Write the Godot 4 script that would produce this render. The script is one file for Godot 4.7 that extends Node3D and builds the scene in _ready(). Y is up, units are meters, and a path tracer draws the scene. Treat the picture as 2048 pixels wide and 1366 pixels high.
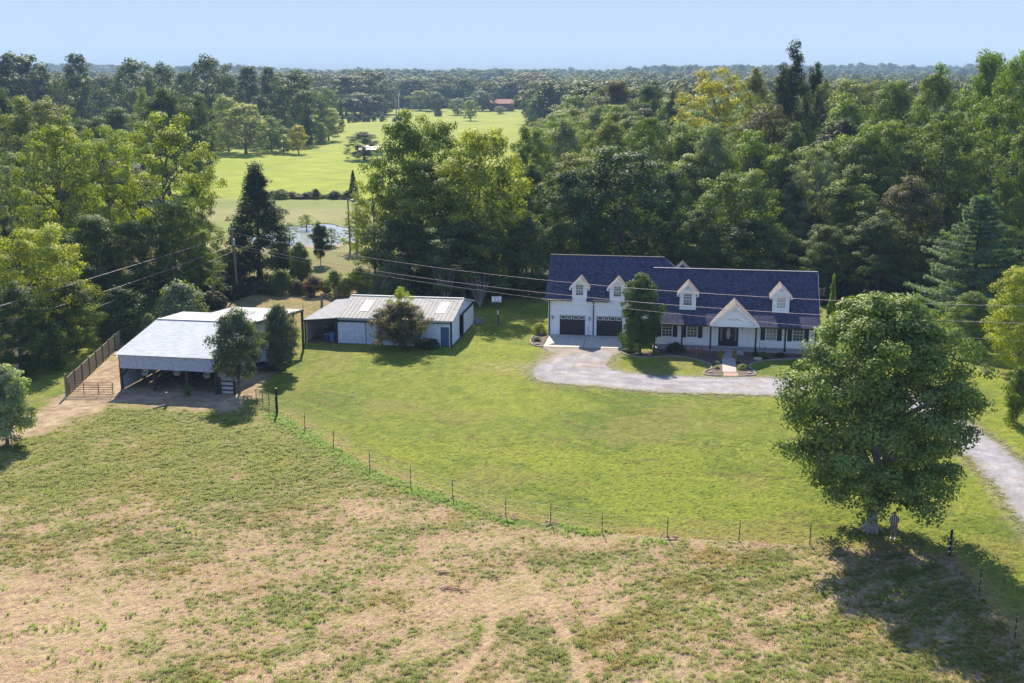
extends Node3D

var rng := RandomNumberGenerator.new()
var used := {}
var mats := {}
var texs := {}
var protos := {}
var n_big := FastNoiseLite.new()
var n_mid := FastNoiseLite.new()
var n_fine := FastNoiseLite.new()
var n_tiny := FastNoiseLite.new()
var pasture_poly := PackedVector2Array()
var dirt_poly := PackedVector2Array()
var drive_poly := PackedVector2Array()
var fence_pts: Array[Vector2] = []


class B:
	var v := PackedVector3Array()
	var n := PackedVector3Array()
	var c := PackedColorArray()
	var t := PackedInt32Array()
	var col := Color.WHITE

	func q(a: Vector3, b: Vector3, d: Vector3, e: Vector3) -> void:  # corners counter-clockwise seen from the front
		var nn := (d - a).cross(e - b).normalized()
		var k := v.size()
		v.append_array([a, b, d, e])
		n.append_array([nn, nn, nn, nn])
		c.append_array([col, col, col, col])
		t.append_array([k, k + 2, k + 1, k, k + 3, k + 2])

	func tri(a: Vector3, b: Vector3, d: Vector3) -> void:
		var nn := (b - a).cross(d - a).normalized()
		var k := v.size()
		v.append_array([a, b, d])
		n.append_array([nn, nn, nn])
		c.append_array([col, col, col])
		t.append_array([k, k + 2, k + 1])

	func hexa(p: Array) -> void:  # p[0..3] bottom counter-clockwise seen from above, p[4..7] top
		q(p[3], p[2], p[1], p[0])
		q(p[4], p[5], p[6], p[7])
		for i in 4:
			var j := (i + 1) % 4
			q(p[i], p[j], p[j + 4], p[i + 4])

	func box(x0: float, y0: float, z0: float, x1: float, y1: float, z1: float) -> void:
		hexa([Vector3(x0, y0, z1), Vector3(x1, y0, z1), Vector3(x1, y0, z0), Vector3(x0, y0, z0), Vector3(x0, y1, z1), Vector3(x1, y1, z1), Vector3(x1, y1, z0), Vector3(x0, y1, z0)])

	func bar(a: Vector3, b: Vector3, w: float, h: float) -> void:  # a square beam from a to b
		var d := (b - a).normalized()
		var up := Vector3.UP if absf(d.y) < 0.9 else Vector3.BACK
		var s := d.cross(up).normalized() * w * 0.5
		var u := d.cross(s).normalized() * h * 0.5
		q(a - s - u, a - s + u, a + s + u, a + s - u)
		q(b - s - u, b + s - u, b + s + u, b - s + u)
		q(a + s - u, a + s + u, b + s + u, b + s - u)
		q(a - s + u, a - s - u, b - s - u, b - s + u)
		q(a - s + u, b - s + u, b + s + u, a + s + u)
		q(a - s - u, a + s - u, b + s - u, b - s - u)

	func tube(p: Array, r: Array, sides := 6) -> void:
		var k0 := v.size()
		for i in p.size():
			var d: Vector3 = (p[mini(i + 1, p.size() - 1)] - p[maxi(i - 1, 0)])
			d = d.normalized()
			var s := d.cross(Vector3(0.31, 0.2, 0.93) if absf(d.y) > 0.8 else Vector3.UP).normalized()
			var u := s.cross(d)
			var rr: float = r[mini(i, r.size() - 1)]
			for j in sides:
				var a := TAU * j / sides
				var o := s * cos(a) + u * sin(a)
				v.append(p[i] + o * rr)
				n.append(o)
				c.append(col)
		for i in p.size() - 1:
			for j in sides:
				var a := k0 + i * sides + j
				var b := k0 + i * sides + (j + 1) % sides
				t.append_array([a, b, a + sides, b, b + sides, a + sides])
		for e in [0, p.size() - 1]:
			var k := v.size()
			var kk: int = k0 + e * sides
			v.append(p[e])
			var dd: Vector3 = (p[0] - p[1]).normalized() if e == 0 else (p[e] - p[e - 1]).normalized()
			n.append(dd)
			c.append(col)
			for j in sides:
				v.append(v[kk + j])
				n.append(dd)
				c.append(col)
			for j in sides:
				var a := k + 1 + j
				var b := k + 1 + (j + 1) % sides
				t.append_array([k, b, a] if e == 0 else [k, a, b])

	func flat(pts: PackedVector2Array, y: float) -> void:  # a horizontal sheet
		var ix := Geometry2D.triangulate_polygon(pts)
		for i in range(0, ix.size(), 3):
			var a := pts[ix[i]]
			var b := pts[ix[i + 1]]
			var d := pts[ix[i + 2]]
			if (b - a).cross(d - a) > 0.0:
				var s := b
				b = d
				d = s
			tri(Vector3(a.x, y, a.y), Vector3(b.x, y, b.y), Vector3(d.x, y, d.y))

	func mesh() -> ArrayMesh:
		var m := ArrayMesh.new()
		var a := []
		a.resize(Mesh.ARRAY_MAX)
		a[Mesh.ARRAY_VERTEX] = v
		a[Mesh.ARRAY_NORMAL] = n
		a[Mesh.ARRAY_COLOR] = c
		a[Mesh.ARRAY_INDEX] = t
		m.add_surface_from_arrays(Mesh.PRIMITIVE_TRIANGLES, a)
		return m


func numbered(s: String) -> String:
	used[s] = used.get(s, -1) + 1
	return s if used[s] == 0 else "%s_%03d" % [s, used[s]]


func thing(called: String, label: String, category: String, at := Vector3.ZERO, turn := 0.0, group := "") -> Node3D:
	var o := Node3D.new()
	o.name = numbered(called)
	add_child(o)
	o.position = at
	o.rotation.y = turn
	return tag(o, label, category, group)


func tag(o: Node3D, label: String, category := "", group := "", kind := "") -> Node3D:
	if label:
		o.set_meta("label", label)
	if category:
		o.set_meta("category", category)
	if group:
		o.set_meta("group", group)
	if kind:
		o.set_meta("kind", kind)
	return o


func obj(called: String, b, m: Material, parent: Node = self) -> MeshInstance3D:
	var o := MeshInstance3D.new()
	o.mesh = b.mesh() if b is B else b
	o.material_override = m
	if parent == self:
		o.name = numbered(called)
	else:
		var k := 0
		for x in parent.get_children():
			if str(x.name) == called or str(x.name).begins_with(called + "_0"):
				k += 1
		o.name = called if k == 0 else "%s_%03d" % [called, k]
	parent.add_child(o, true)
	return o


func part(called: String, parent: Node3D, at := Vector3.ZERO) -> Node3D:
	var o := Node3D.new()
	var k := 0
	for x in parent.get_children():
		if str(x.name) == called or str(x.name).begins_with(called + "_0"):
			k += 1
	o.name = called if k == 0 else "%s_%03d" % [called, k]
	parent.add_child(o, true)
	o.position = at
	return o


func struct(called: String, b, m: Material, label := "", kind := "structure") -> MeshInstance3D:
	var o := obj(called, b, m)
	tag(o, label, "", "", kind)
	return o


func noise_tex(freq: float, lo: float, hi: float, sd: int, sx := 512, sy := 512, fractal := 4) -> NoiseTexture2D:
	var f := FastNoiseLite.new()
	f.seed = sd
	f.noise_type = FastNoiseLite.TYPE_SIMPLEX_SMOOTH
	f.frequency = freq
	f.fractal_octaves = fractal
	var g := Gradient.new()
	g.set_color(0, Color(lo, lo, lo).linear_to_srgb())
	g.set_color(1, Color(hi, hi, hi).linear_to_srgb())
	g.set_offset(0, 0.15)
	g.set_offset(1, 0.85)
	var t := NoiseTexture2D.new()
	t.width = sx
	t.height = sy
	t.seamless = true
	t.noise = f
	t.color_ramp = g
	return t


func mat(key: String, c: Color, rough := 0.7, metal := 0.0, tex := "", scale := Vector3.ONE, spec := 0.5) -> StandardMaterial3D:
	if mats.has(key):
		return mats[key]
	var m := StandardMaterial3D.new()
	m.resource_name = key
	m.albedo_color = c.linear_to_srgb()
	m.roughness = rough
	m.metallic = metal
	m.metallic_specular = spec
	if tex:
		m.albedo_texture = texs[tex]
		m.uv1_triplanar = true
		m.uv1_scale = scale
	mats[key] = m
	return m


func gm(c: float) -> Color:
	return Color(c, c, c)


# clapboards or shingle courses: each course leans out at its foot. xl(y) gives [left, right] of the sheet at that height; holes are openings
func courses(b: B, o: Vector3, uu: Vector3, vv: Vector3, height: float, step: float, proud: float, xl: Callable, holes := []) -> void:
	var nn := uu.cross(vv).normalized()
	var rows := int(ceil(height / step - 0.001))
	for r in rows:
		var y0 := r * step
		var y1 := minf(y0 + step, height)
		var ym := (y0 + y1) * 0.5
		var l0: Array = xl.call(y0)
		var l1: Array = xl.call(y1)
		var segs := [[0.0, 1.0]]
		var edges := [[l0[0], l1[0], l0[1], l1[1]]]
		for h in holes:
			var hr: Rect2 = h
			if ym > hr.position.y and ym < hr.end.y:
				var out := []
				for e in edges:
					if hr.position.x > e[0] + 0.01 and hr.position.x < e[2]:
						out.append([e[0], e[1], hr.position.x, hr.position.x])
						if hr.end.x < e[2] - 0.01:
							out.append([hr.end.x, hr.end.x, e[2], e[3]])
					elif hr.position.x <= e[0] + 0.01 and hr.end.x > e[0]:
						if hr.end.x < e[2]:
							out.append([hr.end.x, hr.end.x, e[2], e[3]])
					else:
						out.append(e)
				edges = out
		for e in edges:
			if e[2] - e[0] < 0.005 and e[3] - e[1] < 0.005:
				continue
			var a: Vector3 = o + uu * e[0] + vv * y0
			var d: Vector3 = o + uu * e[2] + vv * y0
			var f: Vector3 = o + uu * e[3] + vv * y1
			var g: Vector3 = o + uu * e[1] + vv * y1
			var w := 0.93 + 0.07 * rng.randf()
			b.col = Color(w, w, w)
			b.q(a + nn * proud, d + nn * proud, f, g)
			b.q(a, d, d + nn * proud, a + nn * proud)
	b.col = Color.WHITE


func even(x0: float, x1: float) -> Callable:
	return func(_y): return [x0, x1]


# ribbed metal sheet, ribs running along vv
func ribbed(b: B, o: Vector3, uu: Vector3, vv: Vector3, w: float, h: float, pitch := 0.23, rw := 0.045, rh := 0.025) -> void:
	var nn := uu.cross(vv).normalized()
	var x := 0.0
	while x < w - 0.001:
		var x1 := minf(x + pitch - rw, w)
		b.q(o + uu * x, o + uu * x1, o + uu * x1 + vv * h, o + uu * x + vv * h)
		if x1 < w:
			var x2 := minf(x1 + rw, w)
			var xa := lerpf(x1, x2, 0.3)
			var xb := lerpf(x1, x2, 0.7)
			for s in [[x1, 0.0, xa, rh], [xa, rh, xb, rh], [xb, rh, x2, 0.0]]:
				var p: Vector3 = o + uu * s[0] + nn * s[1]
				var r: Vector3 = o + uu * s[2] + nn * s[3]
				b.q(p, r, r + vv * h, p + vv * h)
		x += pitch


func scatter(called: String, mesh: Mesh, m: Material, where: Array, tints: Array, label := "", kind := "stuff", parent: Node = self) -> MultiMeshInstance3D:
	var mm := MultiMesh.new()
	mm.transform_format = MultiMesh.TRANSFORM_3D
	mm.use_colors = tints.size() > 0
	mm.mesh = mesh
	mm.instance_count = where.size()
	for i in where.size():
		mm.set_instance_transform(i, where[i])
	for i in tints.size():
		mm.set_instance_color(i, tints[i])
	var o := MultiMeshInstance3D.new()
	o.name = numbered(called) if parent == self else called
	o.multimesh = mm
	o.material_override = m
	parent.add_child(o, true)
	tag(o, label, "", "", kind)
	return o


func _ready() -> void:
	rng.seed = 77
	# camera: a drone about 27 m up, looking down over the yard
	var cam := Camera3D.new()
	cam.name = "camera"
	add_child(cam)
	cam.position = Vector3(0, 27.4, 0)
	cam.rotation_degrees = Vector3(-13.2, 0, 0)
	cam.fov = 33.08
	cam.near = 0.5
	cam.far = 12000.0
	cam.current = true
	# sky, sun, exposure, air
	var sky := ProceduralSkyMaterial.new()
	sky.sky_top_color = Color(0.53, 0.67, 0.92)
	sky.sky_horizon_color = Color(0.79, 0.86, 0.945)
	sky.sky_curve = 0.16
	sky.ground_bottom_color = Color(0.12, 0.14, 0.06).linear_to_srgb()
	sky.ground_horizon_color = Color(0.3, 0.36, 0.36).linear_to_srgb()
	sky.sun_angle_max = 12.0
	var env := Environment.new()
	env.background_mode = Environment.BG_SKY
	env.sky = Sky.new()
	env.sky.sky_material = sky
	env.background_energy_multiplier = 0.50
	env.tonemap_mode = Environment.TONE_MAPPER_LINEAR
	env.tonemap_exposure = 2.25
	env.sdfgi_enabled = true
	env.ssao_enabled = true
	env.ssil_enabled = true
	env.fog_enabled = true
	env.fog_density = 0.00017
	env.fog_light_color = Color(0.70, 0.85, 1.0)
	var we := WorldEnvironment.new()
	we.name = "world"
	we.environment = env
	add_child(we)
	var sun := DirectionalLight3D.new()
	sun.name = "sun"
	add_child(sun)
	sun.light_energy = 1.6
	sun.light_color = Color(1.0, 0.95, 0.86)
	sun.light_angular_distance = 0.5
	sun.shadow_enabled = true
	var el := deg_to_rad(39.2)
	var az := deg_to_rad(6.8)
	sun.look_at_from_position(Vector3.ZERO, Vector3(sin(az) * cos(el), -sin(el), cos(az) * cos(el)))

	make_textures()
	make_ground()
	make_house()
	make_barn()
	make_shed()
	make_fences()
	make_poles()
	make_small_things()
	make_trees()
	make_maple()
	make_woods()
	make_person()


func make_textures() -> void:
	for a in [[n_big, 0.03, 1], [n_mid, 0.22, 2], [n_fine, 0.9, 3], [n_tiny, 2.6, 4]]:
		var f: FastNoiseLite = a[0]
		f.noise_type = FastNoiseLite.TYPE_SIMPLEX_SMOOTH
		f.frequency = a[1]
		f.seed = a[2]
		f.fractal_octaves = 3
	texs.grain = noise_tex(0.05, 0.36, 1.0, 11, 1024, 1024, 5)
	texs.fine = noise_tex(0.12, 0.42, 1.0, 12, 512, 512, 3)
	texs.stain = noise_tex(0.012, 0.72, 1.0, 13, 512, 512, 5)
	texs.faint = noise_tex(0.01, 0.93, 1.0, 17, 256, 256, 3)
	texs.gravel = noise_tex(0.2, 0.5, 1.0, 14, 1024, 1024, 2)
	texs.bump = noise_tex(0.06, 0.0, 1.0, 15, 512, 512, 4)
	# shingles: rows of tabs of slightly different tone
	var im := Image.create(256, 256, false, Image.FORMAT_RGB8)
	for r in 32:
		var x := rng.randi_range(-12, 0)
		while x < 256:
			var w := rng.randi_range(9, 17)
			var s := 0.42 + 0.58 * rng.randf()
			im.fill_rect(Rect2i(maxi(x, 0), r * 8, w + mini(x, 0), 8), Color(s, s, s).linear_to_srgb())
			x += w
	texs.tabs = ImageTexture.create_from_image(im)
	# weathered boards: grain along x
	texs.wood = noise_tex(0.02, 0.55, 1.0, 16, 512, 512, 5)


var drive_raw: Array[Vector2] = []


func land(x: float, z: float) -> float:  # height of the land; flat round the farm, rolling far off
	var r := sqrt(x * x + z * z)
	var k := smoothstep(750.0, 2800.0, r)
	return k * (12.0 + 22.0 * n_big.get_noise_2d(x * 0.028, z * 0.04) + 9.0 * n_big.get_noise_2d(x * 0.09, z * 0.12)) + 0.9 * smoothstep(180.0, 420.0, r) * n_big.get_noise_2d(x * 0.3, z * 0.3)


func near_line(x: float, z: float) -> float:  # distance to the wire fence
	var best := 1e9
	var p := Vector2(x, z)
	for i in fence_pts.size() - 1:
		best = minf(best, p.distance_to(Geometry2D.get_closest_point_to_segment(p, fence_pts[i], fence_pts[i + 1])))
	return best


func mixc(a: Color, b: Color, t: float) -> Color:
	return a.lerp(b, clampf(t, 0.0, 1.0))


func soil_amount(x: float, z: float) -> float:  # bare ground round the shed
	if x > -16.0 or z < -128.0:
		return 0.0
	var p := Vector2(x, z)
	var inside := Geometry2D.is_point_in_polygon(p, dirt_poly)
	var d := 1e9
	for i in dirt_poly.size():
		d = minf(d, p.distance_to(Geometry2D.get_closest_point_to_segment(p, dirt_poly[i], dirt_poly[(i + 1) % dirt_poly.size()])))
	var sd := d if inside else -d
	return clampf(0.5 + sd * 0.7 + n_mid.get_noise_2d(x * 2.0, z * 2.0) * 1.1, 0.0, 1.0)


func pasture_green(x: float, z: float) -> float:  # 0 bare earth .. 1 grass
	var far := smoothstep(62.0, 84.0, -z + 0.25 * (-x - 8.0))
	var edge := smoothstep(-14.0, -24.0, x + 0.45 * (z + 50.0)) * (1.0 - smoothstep(52.0, 64.0, -z))
	var bare := maxf(0.0, 1.0 - Vector2((x - 0.5) / 7.0, (z + 57.0) / 4.0).length()) * 0.6
	bare += maxf(0.0, 1.0 - absf(z + 64.5 + 0.05 * x) / 2.2) * 0.4 * smoothstep(-9.0, -2.0, x) * (1.0 - smoothstep(10.0, 20.0, x) * 0.4)
	bare += maxf(0.0, 1.0 - Vector2((x + 7.0) / 5.0, (z + 69.0) / 3.5).length()) * 0.45
	for tr in TRAILS:
		bare += 0.5 * (1.0 - smoothstep(0.1, 0.45, Vector2(x, z).distance_to(Geometry2D.get_closest_point_to_segment(Vector2(x, z), tr[0], tr[1]))))
	# long streaks left by trampling, running up to the right
	var s := n_mid.get_noise_2d((x * 0.8 - z * 0.6) * 0.55, (x * 0.6 + z * 0.8) * 2.2)
	return 0.34 + 0.46 * far - 0.52 * edge - bare * 1.25 + 0.30 * n_mid.get_noise_2d(x * 1.4, z * 1.4) + 0.34 * s + 0.34 * n_big.get_noise_2d(x * 3.0, z * 3.0) + 0.006 * x


const TRAILS := [[Vector2(-2.6, -48.0), Vector2(-1.2, -52.0)], [Vector2(-1.2, -52.0), Vector2(-0.9, -56.0)], [Vector2(3.4, -47.0), Vector2(2.6, -53.0)], [Vector2(2.6, -53.0), Vector2(0.4, -61.0)], [Vector2(-16.0, -46.0), Vector2(-9.0, -50.5)]]


func ground_color(x: float, z: float) -> Color:
	var nm := n_mid.get_noise_2d(x, z)
	var nf := n_fine.get_noise_2d(x, z)
	var nt := n_tiny.get_noise_2d(x, z)
	var nb := n_big.get_noise_2d(x, z)
	var p := Vector2(x, z)
	var earth := mixc(Color(0.37, 0.26, 0.19), Color(0.50, 0.385, 0.285), 0.5 + nm + nf * 0.8)
	var c: Color
	var lift := Color(2.15, 2.1, 1.8)
	if Geometry2D.is_point_in_polygon(p, pasture_poly):
		var g := pasture_green(x, z) + 0.55 * nf + 0.9 * nt + 0.5 * n_tiny.get_noise_2d(x * 2.1 + 30.0, z * 2.1)
		var straw := mixc(Color(0.39, 0.295, 0.19), Color(0.30, 0.245, 0.135), 0.5 + nm * 1.5)
		c = mixc(earth, straw, 0.5 + 1.2 * nf + 0.8 * nm + g * 0.6)
		var green := mixc(Color(0.165, 0.155, 0.05), Color(0.13, 0.165, 0.035), 0.4 + nb * 2.0 + nm)
		green = mixc(green, Color(0.25, 0.17, 0.06), smoothstep(0.1, 0.45, n_big.get_noise_2d(x * 4.0 + 90.0, z * 4.0)) * 0.7)
		var lush := smoothstep(70.0, 84.0, -z - 0.3 * x) * (1.0 - smoothstep(-12.0, 0.0, x))
		green = mixc(green, Color(0.20, 0.215, 0.05), lush * 0.75)
		green = mixc(green, Color(0.17, 0.235, 0.035), smoothstep(0.22, 0.4, n_mid.get_noise_2d(x * 0.9 + 20.0, z * 0.9)) * 0.6)
		c = mixc(c, green, smoothstep(0.25, 0.7, g + 0.25 * lush))
		var dl := near_line(x, z)
		# rank green grass under the fence's left half, trampled earth under the rest
		var strip := (1.0 - smoothstep(0.5, 1.3, dl + nm)) * (1.0 - smoothstep(2.0, 9.0, x))
		c = mixc(c, mixc(Color(0.085, 0.17, 0.03), Color(0.14, 0.2, 0.04), 0.5 + nf), strip * 0.9)
		var tread := (1.0 - smoothstep(0.2, 0.9, dl + nm * 0.8)) * smoothstep(4.0, 10.0, x)
		c = mixc(c, earth * 0.85, tread * 0.7)
	else:
		# mown lawn
		var g1 := mixc(Color(0.165, 0.205, 0.04), Color(0.235, 0.265, 0.06), 0.5 + 1.3 * nm + 0.6 * nf)
		c = mixc(g1, Color(0.125, 0.175, 0.035), smoothstep(-0.05, 0.35, nb + nm * 0.4))
		# mower rounds and tyre lines that bend with the fence
		var dl := near_line(x, z) if z > -102.0 else 60.0
		var ring := sin(dl * 2.3 + nm * 2.0) * sin(dl * 0.55 + nb * 3.0)
		c = mixc(c, Color(0.15, 0.135, 0.055), smoothstep(0.3, 0.9, ring) * 0.7 * smoothstep(-0.15, 0.3, nm + nb))
		c = mixc(c, Color(0.29, 0.31, 0.10), smoothstep(0.7, 1.0, sin(dl * 1.7 + 1.0 + nb * 2.0)) * 0.4 * smoothstep(-0.05, 0.25, nf + nb))
		c = mixc(c, Color(0.27, 0.30, 0.05), smoothstep(0.05, 0.3, n_big.get_noise_2d(x * 1.7 + 7.0, z * 1.7 + 3.0) + nm * 0.3) * 0.6)
		for tr in [[Vector2(7.5, -78.6), Vector2(11.7, -79.7)], [Vector2(11.7, -79.7), Vector2(16.3, -77.2)], [Vector2(16.3, -77.2), Vector2(19.6, -76.6)], [Vector2(5.9, -75.9), Vector2(13.7, -76.4)], [Vector2(13.7, -76.4), Vector2(19.4, -75.4)], [Vector2(-13.0, -87.0), Vector2(-10.4, -81.2)], [Vector2(-10.4, -81.2), Vector2(-4.5, -75.0)], [Vector2(-15.0, -93.0), Vector2(-12.5, -86.5)], [Vector2(-6.2, -84.5), Vector2(-3.8, -88.5)]]:
			var td: float = p.distance_to(Geometry2D.get_closest_point_to_segment(p, tr[0], tr[1])) + 0.25 * nf
			c = mixc(c, Color(0.15, 0.125, 0.05), (1.0 - smoothstep(0.08, 0.42, td)) * clampf(0.35 + 1.6 * nm, 0.0, 0.75))
		# pale wheel marks that leave the drive
		for tr in [[Vector2(12.0, -98.5), Vector2(15.0, -88.0)], [Vector2(13.6, -98.5), Vector2(16.8, -88.5)], [Vector2(15.0, -88.0), Vector2(13.5, -80.0)]]:
			var td: float = p.distance_to(Geometry2D.get_closest_point_to_segment(p, tr[0], tr[1]))
			c = mixc(c, Color(0.27, 0.28, 0.13), (1.0 - smoothstep(0.15, 0.5, td)) * (0.35 + nm))
		if dl < 6.0:
			c = mixc(c, Color(0.24, 0.23, 0.085), (1.0 - smoothstep(1.2, 3.4, dl + nm)) * 0.55)
			c = mixc(c, Color(0.33, 0.23, 0.155), (1.0 - smoothstep(0.3, 1.3, dl + nm * 0.9 + nf * 0.5)) * 0.85)
		c = mixc(c, Color(0.26, 0.22, 0.12), smoothstep(0.14, 0.42, n_big.get_noise_2d(x * 2.6 + 40.0, z * 2.6)) * 0.5)
		c = mixc(c, Color(0.24, 0.20, 0.09), smoothstep(0.12, 0.4, nf + 0.6 * nm) * 0.28)
		c *= Color(0.86, 0.92, 0.56)
		# the dry yard behind barn and shed, the shade floor of the wood
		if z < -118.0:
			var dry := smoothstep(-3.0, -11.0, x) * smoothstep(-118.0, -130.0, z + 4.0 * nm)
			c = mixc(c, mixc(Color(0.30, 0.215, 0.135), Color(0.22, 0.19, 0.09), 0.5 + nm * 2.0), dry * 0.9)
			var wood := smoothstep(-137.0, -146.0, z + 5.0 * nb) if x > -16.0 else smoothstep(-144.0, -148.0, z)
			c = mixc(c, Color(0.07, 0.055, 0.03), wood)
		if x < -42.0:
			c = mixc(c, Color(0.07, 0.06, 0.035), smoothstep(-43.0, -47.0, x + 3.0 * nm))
		var bare := maxf(0.0, 1.0 - Vector2((x - 0.2) / 4.5, (z + 106.0) / 3.0).length())
		c = mixc(c, Color(0.33, 0.27, 0.18), bare * (0.5 + 2.0 * nf))
		# gravel thins out into the grass beside the drive
		var dd := 1e9
		if x > -4.0 and z > -118.0:
			for i in drive_raw.size():
				dd = minf(dd, p.distance_to(Geometry2D.get_closest_point_to_segment(p, drive_raw[i], drive_raw[(i + 1) % drive_raw.size()])))
		c = mixc(c, Color(0.30, 0.26, 0.19), (1.0 - smoothstep(0.1, 1.1, dd + nf * 0.8)) * 0.65)
	var s := soil_amount(x, z)
	if s > 0.0:
		c = mixc(c, mixc(Color(0.31, 0.225, 0.165), Color(0.42, 0.325, 0.245), 0.5 + nm + nf), s)
	return (c * lift) * (1.0 + 0.42 * nt + 0.2 * nf)


func clearing(x: float, z: float) -> bool:  # meadows in the far woods
	return z < -1060.0 and z > -2700.0 and n_big.get_noise_2d(x * 0.11, z * 0.045) > 0.2


func far_color(x: float, z: float) -> Color:
	var d := -z
	var nm := n_big.get_noise_2d(x * 0.8, z * 0.8)
	var nf := n_mid.get_noise_2d(x * 0.6, z * 0.6)
	var u := x / maxf(d, 1.0)
	var c := Color(0.05, 0.055, 0.025)
	if clearing(x, z):
		return Color(0.42, 0.5, 0.12)
	if d < 100.0:
		return mixc(Color(0.16, 0.19, 0.05), Color(0.22, 0.21, 0.08), 0.5 + nf)
	if d < 178.0 and u < -0.11 and u > -0.34:
		c = mixc(Color(0.28, 0.24, 0.10), Color(0.18, 0.2, 0.06), 0.5 + nf)
		c = mixc(c, Color(0.08, 0.07, 0.035), smoothstep(-0.22, -0.25, u))
	elif d >= 178.0 and d < 256.0 and u < -0.05 and u > -0.4:
		c = mixc(Color(0.30, 0.29, 0.12), Color(0.22, 0.27, 0.07), 0.5 + 0.9 * nf + 0.9 * sin(d * 0.16 + nm))
	elif d >= 256.0 and d < 1050.0 and u < 0.07 and u > -0.42:
		c = mixc(Color(0.27, 0.34, 0.015), Color(0.33, 0.38, 0.04), 0.5 + nf * 0.9 + nm)
		c = mixc(c, Color(0.21, 0.27, 0.06), smoothstep(0.15, 0.5, n_mid.get_noise_2d(x * 0.25, z * 0.5)) * 0.6)
		if d > 420.0:
			c = mixc(c, Color(0.31, 0.34, 0.05), 0.4)
	return c * (1.55 * (1.0 + 0.2 * nf))


func patch(x0: float, x1: float, z0: float, z1: float, step: float, y: float, far: bool, rough: float) -> B:
	var b := B.new()
	var nx := int(round((x1 - x0) / step))
	var nz := int(round((z1 - z0) / step))
	for j in nz + 1:
		for i in nx + 1:
			var x := lerpf(x0, x1, float(i) / nx)
			var z := lerpf(z0, z1, float(j) / nz)
			var h := y + land(x, z)
			if rough > 0.0:
				h += rough * (0.5 * n_fine.get_noise_2d(x, z) + n_tiny.get_noise_2d(x, z) + 0.7 * n_tiny.get_noise_2d(x * 2.3, z * 2.3))
			b.v.append(Vector3(x, h, z))
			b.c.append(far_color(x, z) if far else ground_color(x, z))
			b.n.append(Vector3.UP)
	for j in nz:
		for i in nx:
			var a := j * (nx + 1) + i
			b.t.append_array([a, a + 1, a + nx + 1, a + 1, a + nx + 2, a + nx + 1])
	if rough > 0.0:
		for j in range(1, nz):
			for i in range(1, nx):
				var a := j * (nx + 1) + i
				b.n[a] = Vector3(b.v[a - 1].y - b.v[a + 1].y, 2.0 * step, b.v[a - nx - 1].y - b.v[a + nx + 1].y).normalized()
	return b


func ground_mat(key: String, tex: String, scale: float, dtex: String, dscale: float, bump: float) -> StandardMaterial3D:
	var m := mat(key, Color(1.38, 1.38, 1.38), 0.95, 0.0, tex, Vector3.ONE * scale, 0.25)
	m.albedo_color = Color(1, 1, 1)
	m.vertex_color_use_as_albedo = true
	m.uv1_world_triplanar = true
	m.detail_enabled = true
	m.detail_blend_mode = BaseMaterial3D.BLEND_MODE_MUL
	m.detail_albedo = texs[dtex]
	m.detail_uv_layer = BaseMaterial3D.DETAIL_UV_2
	m.uv2_triplanar = true
	m.uv2_world_triplanar = true
	m.uv2_scale = Vector3.ONE * dscale
	if bump > 0.0:
		m.heightmap_enabled = true
		m.heightmap_texture = texs.bump
		m.heightmap_scale = bump
	return m


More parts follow.
